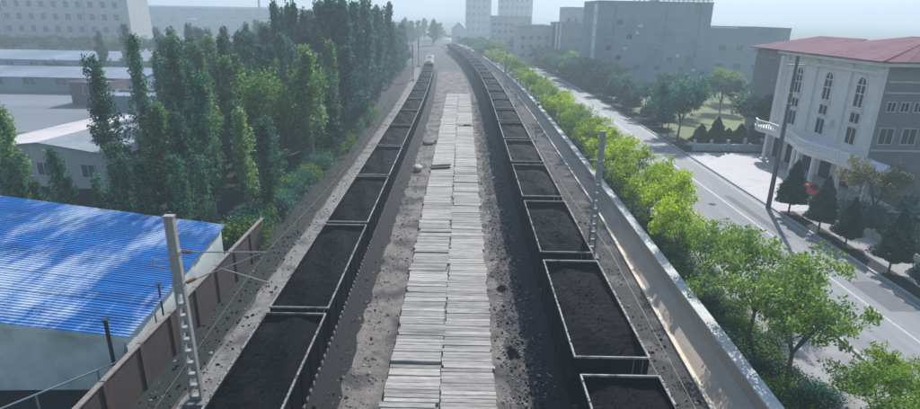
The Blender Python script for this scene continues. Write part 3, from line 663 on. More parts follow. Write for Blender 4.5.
# left belt: young poplars directly behind the shed
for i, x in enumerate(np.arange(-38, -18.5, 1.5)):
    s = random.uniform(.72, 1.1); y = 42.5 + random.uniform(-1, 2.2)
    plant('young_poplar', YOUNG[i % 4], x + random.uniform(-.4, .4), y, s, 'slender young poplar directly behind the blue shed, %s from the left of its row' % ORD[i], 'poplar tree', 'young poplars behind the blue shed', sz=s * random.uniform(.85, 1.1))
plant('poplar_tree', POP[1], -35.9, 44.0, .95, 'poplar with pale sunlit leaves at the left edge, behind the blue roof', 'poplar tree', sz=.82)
# taller ones
tall = []
for row in range(7):
    y = 49 + row * 5.2
    x = -17.3 - random.uniform(0, .8)
    xmin = -30.5 - row * 1.8 if row else -29.5
    while x > xmin: tall.append((x + random.uniform(-.7, .7), y + random.uniform(-1.8, 1.8), row)); x -= random.uniform(2.3, 3.6)
rc = {}
for i, (x, y, row) in enumerate(tall):
    if abs(x + 21) < 2.6 and 55 < y < 75: continue
    hs = random.uniform(.6, 1.0) if y < 58 else random.uniform(.78, 1.15)
    s = random.uniform(.85, 1.15); rc[row] = rc.get(row, 0) + 1
    plant('poplar_tree', POP[i % 6], x, y, s, 'tall poplar, %s from the left train in the %s row behind the young poplars' % (ORD[rc[row] - 1], ORD[row]), 'poplar tree', 'poplars crowded in the belt', sz=hs * 1.05)
plant('poplar_tree', POP[2], -32.6, 52.5, 1.0, 'tallest dark poplar rising alone in front of the pale warehouse', 'poplar tree', sz=1.08)
plant('yellow_green_tree', YEL, -21.2, 66, 1.1, 'broad yellow-green tree among the dark poplars of the belt', 'tree', sz=1.05)
plant('dark_conifer', DKC, -17.6, 71, 1.1, 'dark blue-green conical tree at the belt edge beside the left train', 'conifer', sz=1.15)
n = 0
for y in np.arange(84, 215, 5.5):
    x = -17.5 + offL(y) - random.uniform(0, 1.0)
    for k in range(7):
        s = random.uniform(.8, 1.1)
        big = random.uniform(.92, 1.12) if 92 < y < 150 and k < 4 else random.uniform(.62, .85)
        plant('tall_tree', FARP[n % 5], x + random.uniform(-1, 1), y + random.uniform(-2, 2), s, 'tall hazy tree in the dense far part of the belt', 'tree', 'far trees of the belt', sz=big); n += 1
        x -= random.uniform(3.6, 5.2)
for i in range(16):
    x = random.uniform(-95, -60); y = random.uniform(150, 215)
    plant('tall_tree', FARP[i % 5], x, y, .8, 'dark narrow tree standing apart beyond the yard', 'tree', 'narrow trees beyond the yard', sz=random.uniform(.6, .85))
for i in range(34):
    x = random.uniform(-260, -75); y = random.uniform(222, 232)
    plant('round_tree', BIG_R[i % 3], x, y, 1.2, 'leafy tree in the green strip before the apartment block', 'tree', 'trees before the apartment block', sz=.75)
for i in range(22):
    x = -22 + off(240) - 55 * random.random(); y = random.uniform(225, 330)
    plant('tall_tree', FARP[i % 5], x, y, 1.1, 'hazy tree where the two railway lines meet far away', 'tree', 'trees where the lines meet', sz=random.uniform(.55, .8))
for i in range(38):
    plant('shrub', BUSH[3 if i % 3 else 1], -16.2 - 1.6 * random.random(), 41.5 + i * 1.6 + random.random(), random.uniform(1.0, 1.5), ('low shrub at the foot of the belt, %s beyond the blue shed' % ORD[i] if i < 32 else 'far low shrub at the foot of the belt'), 'shrub', 'shrubs at the foot of the belt')

for i in range(30):
    y = random.uniform(335, 430)
    plant('tall_tree', FARP[i % 5], random.uniform(-75, -16), y, 1.6, 'faint tree in the haze behind the railway bend', 'tree', 'faint trees behind the railway bend', sz=random.uniform(.6, .85))
# right roadside row
y = 24.7; i = 0; rowY = [20.0, 24.7, 28.8, 34.8, 39.8, 44.4, 48.2]
while rowY[-1] < 235: rowY.append(rowY[-1] + random.uniform(3.7, 5.0))
for i, y in enumerate(rowY):
    s = random.uniform(.8, 1.12) * (1 if y < 56 else .88); v = ROAD_T[(3, 4, 3, 1, 0, 0, 0)[i]] if i < 7 else ROAD_T[random.choice((0, 0, 1, 2, 3, 4))]
    if i == 0: plant('roadside_tree', ROAD_T[1], 18.2, 20.3, .78, 'low bright green tree filling the bottom right corner', 'tree', sz=.68); continue
    lab = '%s tree from the bottom in the row behind the parapet' % ORD[i] if i < 30 else 'hazy far tree in the row behind the parapet'
    plant('roadside_tree', v, 16.5 + off(y) + random.uniform(-.2, .3), y, s, lab, 'tree', 'row of trees behind the parapet')
for i, (x, y, k, s) in enumerate(((20.9, 22.6, 0, .62), (20.2, 31.5, 3, .5), (20.6, 72, 4, .6))):
    plant('roadside_tree', ROAD_T[k], x, y, s, '%s tree from the bottom in the loose row at the pavement edge' % ORD[i], 'tree', 'loose row of trees at the pavement edge', sz=s * .9)
for i in range(100):
    y = 17 + i * .95; plant('shrub', BUSH[(2, 3, 1)[i % 3]], 15.6 + 2.1 * ((i * 7) % 5) / 4 + random.uniform(-.2, .3), y, random.uniform(.6, 1.0), ('low dark shrub in the verge behind the parapet, %s from the bottom' % ORD[i] if i < 32 else 'low dark shrub in the farther part of the verge behind the parapet'), 'shrub', 'shrubs in the verge behind the parapet', sz=.45)
# small conical trees
for i, (x, y, hs) in enumerate(((32.1, 31.0, .95), (32.1, 35.2, .92), (32.3, 39.2, 1.0), (32.2, 44.2, .86), (31.9, 47.5, 1.02), (31.9, 52.4, 1.06))):
    lab = ('conical evergreen nearest the right edge of the picture', 'conical evergreen just inside the right edge of the picture', 'wide conical evergreen with trunk bare, third from the utility pole counting away', 'shortest conical evergreen on the dark strip, in the middle of its row',
           'slim conical evergreen second from the utility pole', 'conical evergreen next to the utility pole')[i]
    plant('conical_evergreen', CONE[i % 3], x, y, hs, lab, 'evergreen tree', 'conical evergreens along the kerb', z=.1)
for i in range(15):
    plant('hedge_bush', BUSH[2 if i % 3 else 3], 37.2 + random.uniform(-.3, .6), 31 + i * 1.45, 1.0, 'dark bush in the hedge behind the far pavement', 'bush', 'bushes behind the far pavement', sz=1.15)
for i, (x, y, s) in enumerate(((40.5, 36.5, .75), (41, 41, .8), (39.5, 45.5, .7), (40.3, 31, .8))):
    plant('round_tree', BIG_R[i % 2], x, y, s * .8, 'dark green tree behind the hedge below the white hotel', 'tree', 'dark trees behind the hedge', sz=s * .62)
plant('olive_tree', OLV, 38.4, 50.3, .85, 'olive-brown leafy tree at the near corner of the white hotel', 'tree', sz=.72)
# trees beyond the low wall and along the far kerb
for i, x in enumerate(np.arange(34.6, 43.5, 1.9)):
    plant('round_evergreen', CONE[i % 3], x, 81.0 + random.uniform(-.4, .6), 1.15, 'dark rounded evergreen just behind the low pale wall', 'evergreen tree', 'evergreens behind the low wall', sz=(.7, .95, .6, .72, 1.0)[i % 5])
for i, (x, y, s, k) in enumerate(sorted(((45.5, 86, 1.0, 0), (49, 88, .9, 1), (53, 90, 1.0, 2), (42, 108, .9, 2), (52, 115, .95, 0), (60, 112, 1.0, 1), (66, 105, 1, 0), (46, 126, .9, 1), (58, 128, 1.0, 2), (72, 120, 1.1, 0)), key=lambda q: q[0] / q[1])):
    plant('round_tree', BIG_R[k], x, y, s, '%s leafy tree from the left on the lawn before the large grey block' % ORD[i], 'tree', 'trees on the lawn', sz=s * .8)
plant('tall_round_tree', BIG_R[0], 33.2, 86.5, .95, 'tall dark tree towering over the far kerb beyond the plaza', 'tree', sz=1.02)
for i, y in enumerate(np.arange(91, 236, 5.2)):
    plant('kerbside_evergreen', CONE[i % 3] if i % 3 else BIG_R[1], 33.5 + off(y) + random.uniform(-.3, .9), y, (1.6 if i % 3 else .62), 'dark tree in the line along the far kerb, %s beyond the plaza' % ORD[i], 'tree', 'dark trees along the far kerb', sz=(random.uniform(.85, 1.1) if i % 3 else .68))
for i in range(50):
    y = random.uniform(150, 330); x = 38 + off(y) + random.uniform(0, 22)
    if y > 158 and x > 34: x = 33 + off(y) + random.uniform(0, 5) if y < 190 else x
    plant('round_tree', BIG_R[i % 3], x, y, random.uniform(.7, 1.1), 'hazy leafy tree in the far greenery right of the road', 'tree', 'far greenery right of the road', sz=.7)
for i in range(26):
    y = random.uniform(236, 300); x = 19 + off(y) + random.uniform(-3, 4)
    plant('round_tree', BIG_R[i % 3], x, y, 1.0, 'very distant hazy tree beside the road bend', 'tree', 'trees by the road bend', sz=.7)

# ------------------------------------------------------------------ buildings
def block(name, x0, x1, y0, y1, h, m, label, cat='building', roofm=None, par=.5, rz=0, group=None):
    t = empty(name, ((x0 + x1) / 2, (y0 + y1) / 2, 0), rz, label, cat, group)
    a, b_ = (x1 - x0) / 2, (y1 - y0) / 2
    BX('wall', m, t, -a, a, -b_, b_, 0, h)
    BX('roof', roofm or greyroof, t, -a + .25, a - .25, -b_ + .25, b_ - .25, h + .003, h + .06)
    q = MB().box(-a - .05, a + .05, -b_ - .05, -b_ + .2, h + .004, h + par).box(-a - .05, a + .05, b_ - .2, b_ + .05, h + .004, h + par)
    q.box(-a - .05, -a + .2, -b_ + .2, b_ - .2, h + .004, h + par).box(a - .2, a + .05, -b_ + .2, b_ - .2, h + .004, h + par)
    q.build('parapet', m, t)
    return t, a, b_
def win(t, x, y, z, w_, h, axis='y', gm=None, fm=None):
    """framed window proud of the wall; axis y: wall faces -Y, axis x: wall faces -X"""
    fr = MB(); f_ = .1
    def bx(mb, u0, u1, d0, d1, z0, z1):
        if axis == 'y': mb.box(x + u0, x + u1, y - d1, y - d0, z0, z1)
        else: mb.box(x - d1, x - d0, y + u0, y + u1, z0, z1)
    bx(fr, -w_ / 2, w_ / 2, .003, .10, z, z + f_); bx(fr, -w_ / 2, w_ / 2, .003, .10, z + h - f_, z + h)
    bx(fr, -w_ / 2, -w_ / 2 + f_, .003, .10, z + f_, z + h - f_); bx(fr, w_ / 2 - f_, w_ / 2, .003, .10, z + f_, z + h - f_)
    bx(fr, -.04, .04, .003, .08, z + f_, z + h - f_)
    o = fr.build('window', fm or (framew if axis == 'x' else paleb), t)
    pn = MB(); bx(pn, -w_ / 2 + f_, w_ / 2 - f_, .003, .04, z + f_, z + h - f_); pn.build('pane', gm or glass, o)
# apartment block far left
t, a, b_ = block('apartment_block', -246, -134, 240, 256, 23.5, paleb, 'long pale apartment block with rows of small dark windows, top left')
k = 0
for cx_ in np.arange(-a + 4, a - 3, 4.9):
    for z in (3.4, 8.0, 12.8, 17.5):
        win(t, cx_, -b_, z, 1.9, 2.3, 'y', winblind, winblind)
for x_ in (-30, 5, 38): BX('drain_pipe', greyroof, t, x_ - .1, x_ + .1, -b_ - .2, -b_ - .05, 0, 23)
# yard buildings
def gable(name, x0, x1, y0, y1, hw, hr, wm, rm, label, cat='warehouse', rm2=None, rz=0, along='y'):
    t = empty(name, ((x0 + x1) / 2, (y0 + y1) / 2, 0), rz, label, cat); a, b_ = (x1 - x0) / 2, (y1 - y0) / 2
    if along == 'y': v = [(-a, -b_, 0), (a, -b_, 0), (a, b_, 0), (-a, b_, 0), (-a, -b_, hw), (a, -b_, hw), (a, b_, hw), (-a, b_, hw), (0, -b_, hr), (0, b_, hr)]; f = [(0, 1, 5, 8, 4), (1, 2, 6, 5), (2, 3, 7, 9, 6), (3, 0, 4, 7)]
    else: v = [(-a, -b_, 0), (a, -b_, 0), (a, b_, 0), (-a, b_, 0), (-a, -b_, hw), (a, -b_, hw), (a, b_, hw), (-a, b_, hw), (-a, 0, hr), (a, 0, hr)]; f = [(0, 1, 5, 4), (1, 2, 6, 9, 5), (2, 3, 7, 6), (3, 0, 4, 8, 7)]
    MB().add(v, f).build('wall', wm, t)
    e = .4
    for s in (-1, 1):
        n_ = 6
        for i in range(n_):
            if along == 'y':
                y_a, y_b = -b_ - e + (2 * b_ + 2 * e) * i / n_, -b_ - e + (2 * b_ + 2 * e) * (i + 1) / n_ - .03; dz = (hr - hw) / a * e
                vv = [(0, y_a, hr + .05), (s * (a + e), y_a, hw - dz + .05), (s * (a + e), y_b, hw - dz + .05), (0, y_b, hr + .05)]
            else:
                x_a, x_b = -a - e + (2 * a + 2 * e) * i / n_, -a - e + (2 * a + 2 * e) * (i + 1) / n_ - .03; dz = (hr - hw) / b_ * e
                vv = [(x_a, 0, hr + .05), (x_a, s * (b_ + e), hw - dz + .05), (x_b, s * (b_ + e), hw - dz + .05), (x_b, 0, hr + .05)]
            v2 = [(x, y, z + .08) for x, y, z in vv]
            MB().add(vv + v2, [(0, 1, 2, 3), (7, 6, 5, 4), (0, 4, 5, 1), (1, 5, 6, 2), (2, 6, 7, 3), (3, 7, 4, 0)]).build('roof_sheet', (rm2 if (s > 0 and rm2) else rm), t)
    return t, a, b_
t, a, b_ = gable('warehouse', -50.5, -33.5, 57, 77, 3.7, 4.7, wallblue, pinklit, 'white-walled warehouse with one roof slope painted lit pink, behind the young poplars', rm2=greyroof, rz=-.12)  # light painted into the roof: one slope pale as if lit, the other grey
for x_ in (-5, 0, 5): win(t, x_, -b_, 1.2, 1.6, 1.5, 'y', winblind)
BX('door', greyroof, t, -3.4, -1.6, -b_ - .05, -b_ - .003, 0, 2.6)
t, a, b_ = block('yard_shed', -75, -68, 110, 117, 3.8, redbrick, 'small red-brown block standing in the blue-grey yard', 'shed'); win(t, 0, -b_, 2, 2, 1.6, 'y')
t, a, b_ = gable('long_shed', -165, -70, 126, 144, 3.2, 4.6, greyblue, roofb, 'long low blue-grey shed at the left edge of the yard', 'shed', along='x')
for x_ in np.arange(-40, 42, 7): win(t, x_, -b_, 1.4, 3, 1.8, 'y', winblind)
t, a, b_ = gable('long_shed', -190, -66, 166, 188, 3.4, 5.2, greyblue, roofb, 'second long grey shed farther back in the yard', 'shed', along='x')
for x_ in np.arange(-50, 52, 7): win(t, x_, -b_, 1.4, 2.6, 1.8, 'y', winblind)
t, a, b_ = block('low_building', -62, -52, 96, 104, 3.4, greyblue, 'low flat-roofed grey building beside the yard, behind the tall poplars'); win(t, -2, -b_, 1, 2, 1.4, 'y')
for i, x in enumerate((-104, -96, -86, -79, -64)):
    plant('round_tree', BIG_R[i % 3], x, 150 + (i % 3) * 3, .9, 'dark tree standing in the middle of the yard', 'tree', 'trees in the yard', sz=.5)
# far left background
for i, (x0, x1, y, h, m_, lab) in enumerate(((-330, -110, 470, 17, greyblue, 'long hazy low building on the left skyline'), (-190, -40, 400, 10, paleb, 'pale low hall in the haze above the poplars'), (-118, -60, 330, 7.5, paleb, 'low white hall with flat roof beyond the narrow trees'),
      (-420, -180, 640, 19, greyblue, 'farthest faint long building on the left skyline'))):
    t, a, b_ = block('distant_building', x0, x1, y, y + 25, h, m_, lab, par=1.2)
    for x_ in np.arange(-a + 6, a - 5, 12): win(t, x_, -b_, h * .45, 5, h * .25, 'y', winblind)
t = empty('radio_mast', (-152, 448, 0), label='tall thin mast rising from the left skyline', cat='mast')
MB().bar((0, 0, 0), (0, 0, 52), 1.1, 8, .5).build('shaft', greyroof, t); MB().bar((0, 0, 30), (0, 0, 30.6), 1.6, 8).build('platform', greyroof, t)
# big grey building
t, a, b_ = block('grey_block', 37.2, 68.6, 166, 186, 21.3, greyblue, 'large blank blue-grey block with a rooftop railing, beyond the road', 'building', par=.6)
for i, (px_, pz) in enumerate(((-9.5, 15.6), (-12.0, 8.6), (-6.5, 11.7), (-9.0, 6.0), (5.5, 5.8), (11, 5.9), (-3.5, 3.4), (2, 3.4), (9, 3.2), (-14, 3.2))):
    win(t, px_, -b_, pz, 1.6, 1.5, 'y', darkm if i < 4 else winblind, greyblue)
BX('white_cabinet', framew, t, -4.6, -3.2, -b_ - .5, -b_ - .003, 15.0, 15.7)
BX('white_corner_pier', framew, t, -a - .5, -a - .003, -b_ + .2, -b_ + 3.0, 0, 21.0)
for k in range(6): BX('ledge', paleb, t, -a - .9, -a - .503, -b_ + .1, -b_ + 3.1, 2 + k * 3.3, 2.3 + k * 3.3)
for x_ in np.arange(-6, a - .2, 1.35): BX('rail_post', framew, t, x_ - .2, x_ + .2, -b_ + .25, -b_ + .4, 21.92, 23.3)
for z_ in (22.3, 23.3): BX('railing', framew, t, -6.4, a, -b_ + .41, -b_ + .5, z_ - .12, z_ + .12)
for x_ in (-11, 3.2, 12.5): BX('drain_pipe', greyroof, t, x_ - .12, x_ + .12, -b_ - .2, -b_ - .003, 0, 21.0)
for z_ in (5.0, 10.2, 15.4): BX('wall_joint', greyroof, t, -a + .1, a - .1, -b_ - .04, -b_ - .003, z_, z_ + .1)
for x_, z_ in ((-8.0, 9.0), (-5.0, 13.2), (7.0, 7.2), (12, 3.4)): BX('air_conditioner', framew, t, x_, x_ + 1, -b_ - .55, -b_ - .21, z_, z_ + .7)
BX('chimney', greyblue, t, -.5, 1.4, -b_ + 2, -b_ + 4, 21.4, 26)
t, a, b_ = block('grey_annexe', 68.75, 92, 167.5, 186, 15.0, greyblue, 'lower wing joined to the right side of the large grey block', 'building', par=.5)
BX('white_fascia', framew, t, -a, a - 15, -b_ - .3, -b_ - .06, 15.1, 15.5)
for x_ in (-7, -2, 3, 8): win(t, x_, -b_, 9, 2, 1.6, 'y', winblind, greyblue); win(t, x_, -b_, 4, 2, 1.6, 'y', winblind, greyblue)
for i, (x0, x1, y, y1, h, m_, lab) in enumerate(((34, 43.5, 215, 232, 14.5, greyroof, 'dark grey block with white edge columns left of the large grey block'), (21, 33.5, 222, 244, 13.2, paleb, 'pale hazy house with flat roof before the distant towers'),
      (40, 50, 236, 250, 20, paleb, 'pale tall hazy block directly behind the dark grey block'), (14, 34, 300, 320, 16, paleb, 'very faint pale block at the foot of the distant towers'))):
    t, a, b_ = block('hazy_building', x0, x1, y, y1, h, m_, lab, par=.9)
    for x_ in np.arange(-a + 1.5, a - 1, 3): 
        for z_ in np.arange(2.5, h - 2.5, 3.2): win(t, x_, -b_, z_, 1.4, 1.5, 'y', winblind)
    if i == 0:
        for x_ in (-a - .3, -a + 1.0): BX('white_column', framew, t, x_ - .3, x_ + .3, -b_ - .55, -b_ - .05, 0, h + .4)
for x0, x1, y, lab in ((2, 24, 520, 'faint pale tower left of the pair on the skyline'), (32, 62, 540, 'faint pale tower right of the pair on the skyline')):
    t, a, b_ = block('distant_tower', x0, x1, y, y + 20, 62, paleb, lab, 'tower', par=1)
    for x_ in np.arange(-a + 2.5, a - 2, 4.5):
        for z_ in np.arange(3, 59, 6.2): win(t, x_, -b_, z_, 2.4, 3, 'y', winblind)
t, a, b_ = gable('road_glare_block', -6.5, 1.5, 350, 366, 9.5, 13, framew, framew, 'added white block standing in for glare on the far road', 'glare block'); win(t, 0, -b_, 3, 2, 2, 'y', winblind)  # added block, imitates the glare of the distant road
# white hotel
HX, HY0, HY1, HT = 42.6, 59.0, 77.5, 13.6
t = empty('white_hotel', (0, 0, 0), label='white hotel with arched windows, curved balcony and a dusty red hipped roof', cat='hotel')
BX('front_wall', whitewall, t, HX, HX + .4, HY0, HY1, 0, HT)
BX('side_wall', greywall, t, HX + .403, HX + 22, HY0 + .1, HY0 + .5, 0, HT)
BX('back_wall', greywall, t, HX + .403, HX + 22, HY1 - .4, HY1, 0, HT)
BX('inner_block', greywall, t, HX + .403, HX + 22, HY0 + .503, HY1 - .403, 0, HT - .2)
b = MB(); ov = .8
b.box(HX - ov, HX + 22.5, HY0 - ov, HY1 + ov, HT + .003, HT + .42); bevel(b.build('cornice', whitewall, t), .08)
for y_ in (HY0 + .35, HY0 + 5.0, HY0 + 11.3, HY1 - .7): BX('pilaster', whitewall, t, HX - .22, HX - .003, y_ - .35, y_ + .35, 4.9, HT - .25)
BX('string_course', whitewall, t, HX - .28, HX - .225, HY0 - .1, HY1 + .1, HT - .9, HT - .62)
ex0, ex1, ey0, ey1, ez, rz_ = HX - 1.1, HX + 22.8, HY0 - 1.1, HY1 + 1.1, HT + .43, HT + 2.5
rid0 = (HX + 10.8, HY0 + 8.5, rz_); rid1 = (HX + 10.8, ey1 - 7.5, rz_)
def roofplane(p0, p1, q1, q0, n=10):
    p0, p1, q1, q0 = map(Vector, (p0, p1, q1, q0)); th_ = Vector((0, 0, .1))
    for i in range(n):
        a_, b2 = i / n, (i + 1) / n - .002
        vs = [p0.lerp(p1, a_), p0.lerp(p1, b2), q0.lerp(q1, b2), q0.lerp(q1, a_)]
        vs += [v + th_ for v in vs]
        MB().add(vs, [(3, 2, 1, 0), (4, 5, 6, 7), (0, 1, 5, 4), (1, 2, 6, 5), (2, 3, 7, 6), (3, 0, 4, 7)]).build('roof_strip', pinkroof, t)
roofplane((ex0, ey1, ez), (ex0, ey0, ez), rid0, rid1)
roofplane((ex0, ey0, ez), (ex1, ey0, ez), rid0, rid0, 10)
roofplane((ex1, ey0, ez), (ex1, ey1, ez), rid1, rid0, 3); roofplane((ex1, ey1, ez), (ex0, ey1, ez), rid1, rid1, 3)
MB().bar(rid0, rid1, .14, 6).bar((ex0, ey0, ez + .1), rid0, .12, 6).build('ridge_cap', pinkroof, t)
BX('rear_wing', greywall, t, HX + 4.5, HX + 20, HY1 + .003, HY1 + 17, 0, HT - .2)
roofplane((HX + 3.6, HY1 + 18, HT), (HX + 3.6, HY1 + 1.2, HT), (HX + 11, HY1 + 1.2, HT + 1.9), (HX + 11, HY1 + 12, HT + 1.9)); roofplane((HX + 21, HY1 + 18, HT), (HX + 3.6, HY1 + 18, HT), (HX + 11, HY1 + 12, HT + 1.9), (HX + 11, HY1 + 12, HT + 1.9), 3)
BX('corner_pier', framew, t, HX - .5, HX - .003, HY1 - .45, HY1 + .3, 0, HT - .2)
def archwin(y, z0, z1, w_):
    """tall arched window on the -X facade with frame, mullions and panes"""
    n = 10; zc = z1 - w_ / 2 * 1.15
    def outline(hw, top, bot): return [(-hw, bot), (hw, bot)] + [(hw * math.cos(math.pi * i / n), zc + (top - zc) * math.sin(math.pi * i / n)) for i in range(n + 1)]
    o1, o2 = outline(w_ / 2, z1, z0), outline(w_ / 2 - .13, z1 - .14, z0 + .13); k_ = len(o1)
    b = MB(); xf, xb = HX - .16, HX - .003
    b.v = [(xf, y + a, z) for a, z in o1] + [(xf, y + a, z) for a, z in o2] + [(xb, y + a, z) for a, z in o1] + [(xb, y + a, z) for a, z in o2]
    for i in range(k_):
        j = (i + 1) % k_; b.f += [(i, j, k_ + j, k_ + i), (i, 2 * k_ + i, 2 * k_ + j, j), (k_ + i, k_ + j, 3 * k_ + j, 3 * k_ + i)]
    wn = b.build('arched_window', framew, t)
    p = MB(); p.v = [(HX - .05, y + a, z) for a, z in o2]; p.f = [tuple(range(k_))]; p.build('pane', glass, wn)
    q = MB()
    q.box(HX - .12, HX - .055, y - .05, y + .05, z0 + .13, z1 - .14)
    for zz in (zc, zc - .9): q.box(HX - .115, HX - .056, y - w_ / 2 + .13, y + w_ / 2 - .13, zz - .05, zz + .05)
    q.build('mullion', framew, wn)
for y_ in (HY0 + 2.7, HY0 + 8.4, HY0 + 14.4):
    archwin(y_, 9.0, 12.4, 1.7)
    BX('sill', framew, t, HX - .3, HX - .003, y_ - 1.05, y_ + 1.05, 8.72, 8.9)
    win(t, HX, y_, 7.3, 1.7, 1.25, 'x')
    BX('sill', framew, t, HX - .26, HX - .003, y_ - 1.0, y_ + 1.0, 7.08, 7.25)
    win(t, HX, y_, 5.0, 1.7, 1.95, 'x', darkm)
bevel(BX('air_conditioner', framew, t, HX - .5, HX - .003, HY0 + 6.1, HY0 + 7.0, 6.4, 7.1), .03)
for x_ in (HX + 1.6, HX + 3.0, HX + 4.4): win(t, x_, HY0 + .1, 9.0, 1.0, 1.1, 'y', darkm)
for z_ in (4.9, 10.9, 12.0): BX('ledge', paleb, t, HX + .6, HX + 8, HY0 - .08, HY0 + .097, z_, z_ + .18)
for x_ in (HX + 1.8, HX + 4.2): win(t, x_, HY0 + .1, 5.6, 1.6, 1.8, 'y', glass)
# balcony / terrace with curved front
edge = []
for i in range(30):
    s = i / 29; y_ = 51.8 + 25.4 * s; bulge = 1.3 * math.exp(-((y_ - 62.5) / 3.6) ** 2) + .7 * math.exp(-((y_ - 75.5) / 1.6) ** 2)
    edge.append((38.7 + 1.5 * s - bulge, y_))
poly = edge + [(HX - .02, 77.2), (HX - .02, 51.8)]
MB().prism(poly, 3.75, 4.3).build('balcony_slab', whitewall, t)
MB().prism([(x - .12, y) for x, y in edge] + [(x + .15, y) for x, y in edge[::-1]], 4.303, 4.42).build('balcony_moulding', framew, t)
rb = MB().prism([(x - .06, y) for x, y in edge] + [(x + .12, y) for x, y in edge[::-1]], 5.1, 5.24); rb.build('balustrade_rail', framew, t)
for i in range(len(edge) - 1):
    for q in (0, .5):
        x = edge[i][0] * (1 - q) + edge[i + 1][0] * q; y = edge[i][1] * (1 - q) + edge[i + 1][1] * q
        MB().bar((x + .03, y, 4.425), (x + .03, y, 5.098), .07, 6).build('baluster', framew, t)
for x_, y_ in ((39.2, 53.0), (39.2, 57.3), (39.0, 65.4), (39.7, 69.6), (40.3, 74.2), (38.4, 60.5), (38.5, 63.6)):
    c = MB().bar((x_, y_, .1), (x_, y_, 3.74), .26, 12).build('column', framew, t); MB().box(x_ - .38, x_ + .38, y_ - .38, y_ + .38, 0.0, .35).build('column_base', framew, c)
for y_ in (61.2, 64.8, 68.4, 72.2, 75.4): BX('doorway', darkm, t, HX - .08, HX - .003, y_ - .95, y_ + .95, .2, 3.1)
for k_ in range(3): BX('step', kerbm, t, 37.6 + k_ * .35, HX - .03, 58 + k_ * .1, 72 - k_ * .1, .0 if k_ == 0 else .12 * k_ + .003, .12 * (k_ + 1))
# rooflines left of the hotel roof (lower wing)
# utility pole
t = empty('utility_pole', (30.2 + 1.55, 53.6 + 2.0, 0), label='tall grey utility pole at the kerb beside the white plaza', cat='utility pole')
t.location = (30.75, 54.0, 0)
MB().bar((0, 0, 0), (0, 0, 14.8), .24, 12, .14).build('shaft', polem, t)
MB().box(-.9, .9, -.06, .06, 13.9, 14.03).build('crossarm', galv, t)
for x_ in (-.8, 0, .8): MB().bar((x_, 0, 14.031), (x_, 0, 14.3), .05, 8).build('insulator', framew, t)
for z_ in (10.4, 11.4): BX('clamp', galv, t, -.2, .2, -.2, .2, z_, z_ + .08)
t = empty('power_line', label='thin power wires running along the far kerb from the utility pole', cat='power line')
for x_ in (-.8, 0, .8): MB().bar((30.75 + x_, 54.0, 14.32), (31.2 + x_, 4, 13.4), .012, 4).bar((30.75 + x_, 54.0, 14.32), (31.2 + x_, 130, 13.6), .012, 4).build('wire', wirem, t)
# low wall beyond the plaza
t = empty('low_wall', label='low pale blue-grey wall with square piers closing the white plaza', cat='wall')
for x_ in np.arange(32.9, 42.4, 2.35):
    BX('wall_panel', wallblue, t, x_ + .2, x_ + 2.15, 79.0, 79.18, .1, 1.0); BX('coping', framew, t, x_ + .2, x_ + 2.15, 78.95, 79.23, 1.003, 1.1)
    p = BX('pier', wallblue, t, x_ - .18, x_ + .18, 78.9, 79.26, .1, 2.0 if int(x_ * 10) % 3 == 0 else 1.7)
t = empty('garden_fence', label='low pale fence with posts at the back of the far pavement', cat='fence')
for y_ in np.arange(28, 52, 2.0):
    BX('wall_panel', kerbm, t, 35.65, 35.8, y_ + .12, y_ + 1.88, .0, .75); BX('post', kerbm, t, 35.6, 35.85, y_ - .11, y_ + .11, 0, .95)
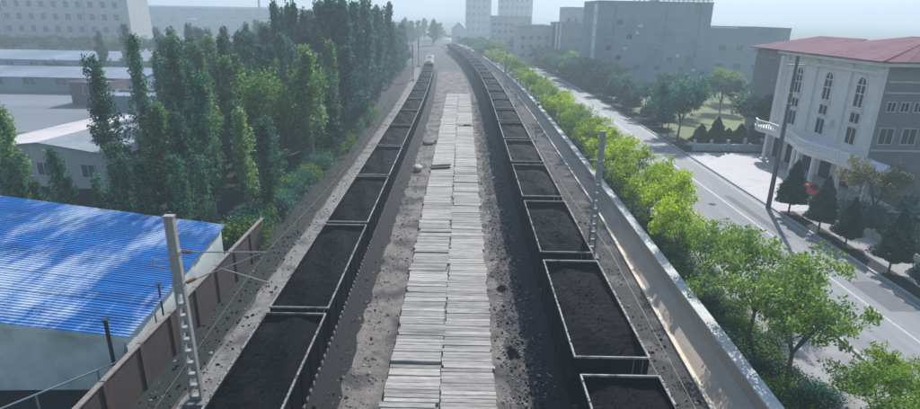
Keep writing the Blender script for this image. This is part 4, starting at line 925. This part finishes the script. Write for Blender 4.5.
# plaza paving joints as slabs near the kerb: dark seams come from gaps
# cars in front of the hotel
def car(x, y, rz, m_, label):
    t = empty('parked_car', (x, y, .12), rz, label, 'car'); 
    pr = [(-2.15, .35), (-2.15, .85), (-1.95, .98), (-1.35, 1.02), (-.75, 1.45), (.75, 1.48), (1.45, 1.05), (2.0, .92), (2.15, .7), (2.15, .35)]
    b = MB(); n_ = len(pr)
    for xx, k in ((-.82, 1), (.82, 1)): b.v += [(xx * (.86 if z > 1.1 else 1), yy, z) for yy, z in pr]
    b.f = [(i, (i + 1) % n_, n_ + (i + 1) % n_, n_ + i) for i in range(n_)] + [tuple(range(n_ - 1, -1, -1)), tuple(range(n_, 2 * n_))]
    bevel(b.build('body', m_, t), .05)
    for s in (-1, 1): MB().add([(s * .80, -1.1, 1.03), (s * .80, 1.2, 1.05), (s * .735, .72, 1.38), (s * .735, -.7, 1.36)], [(0, 1, 2, 3)]).build('side_window', glass, t)
    MB().add([(-.66, 1.40, 1.10), (.66, 1.40, 1.10), (.6, .80, 1.465), (-.6, .80, 1.465)], [(0, 1, 2, 3)]).build('windscreen', glass, t)
    MB().add([(-.66, -1.33, 1.06), (.66, -1.33, 1.06), (.6, -.80, 1.44), (-.6, -.80, 1.44)], [(3, 2, 1, 0)]).build('rear_window', glass, t)
    for s in (-1, 1):
        for yy in (-1.35, 1.35):
            wl = MB().bar((s * .66, yy, .32), (s * .86, yy, .32), .32, 14).build('wheel', rubber, t); MB().bar((s * .861, yy, .32), (s * .875, yy, .32), .19, 10).build('rim', galv, wl)
        MB().box(s * .62 - .14, s * .62 + .14, 2.10, 2.165, .62, .76).build('headlight', framew, t)
car(36.6, 58.2, .5, redpaint, 'red car parked between the conical evergreens and the hotel')

# ------------------------------------------------------------------ haze
hm = bpy.data.materials.new('haze'); hm.use_nodes = True; t_ = hm.node_tree; t_.nodes.clear()
vo = t_.nodes.new('ShaderNodeVolumePrincipled'); vo.inputs['Density'].default_value = HAZE_DENSITY; vo.inputs['Color'].default_value = (0.74, 0.89, 1.0, 1); vo.inputs['Anisotropy'].default_value = 0.2
oo = t_.nodes.new('ShaderNodeOutputMaterial'); t_.links.new(vo.outputs[0], oo.inputs['Volume'])
hz = MB().box(-1800, 1800, -80, 2700, -1, 66).build('haze', hm); hz['kind'] = 'stuff'
tag(hz, 'pale blue haze hanging over the whole scene', 'haze')
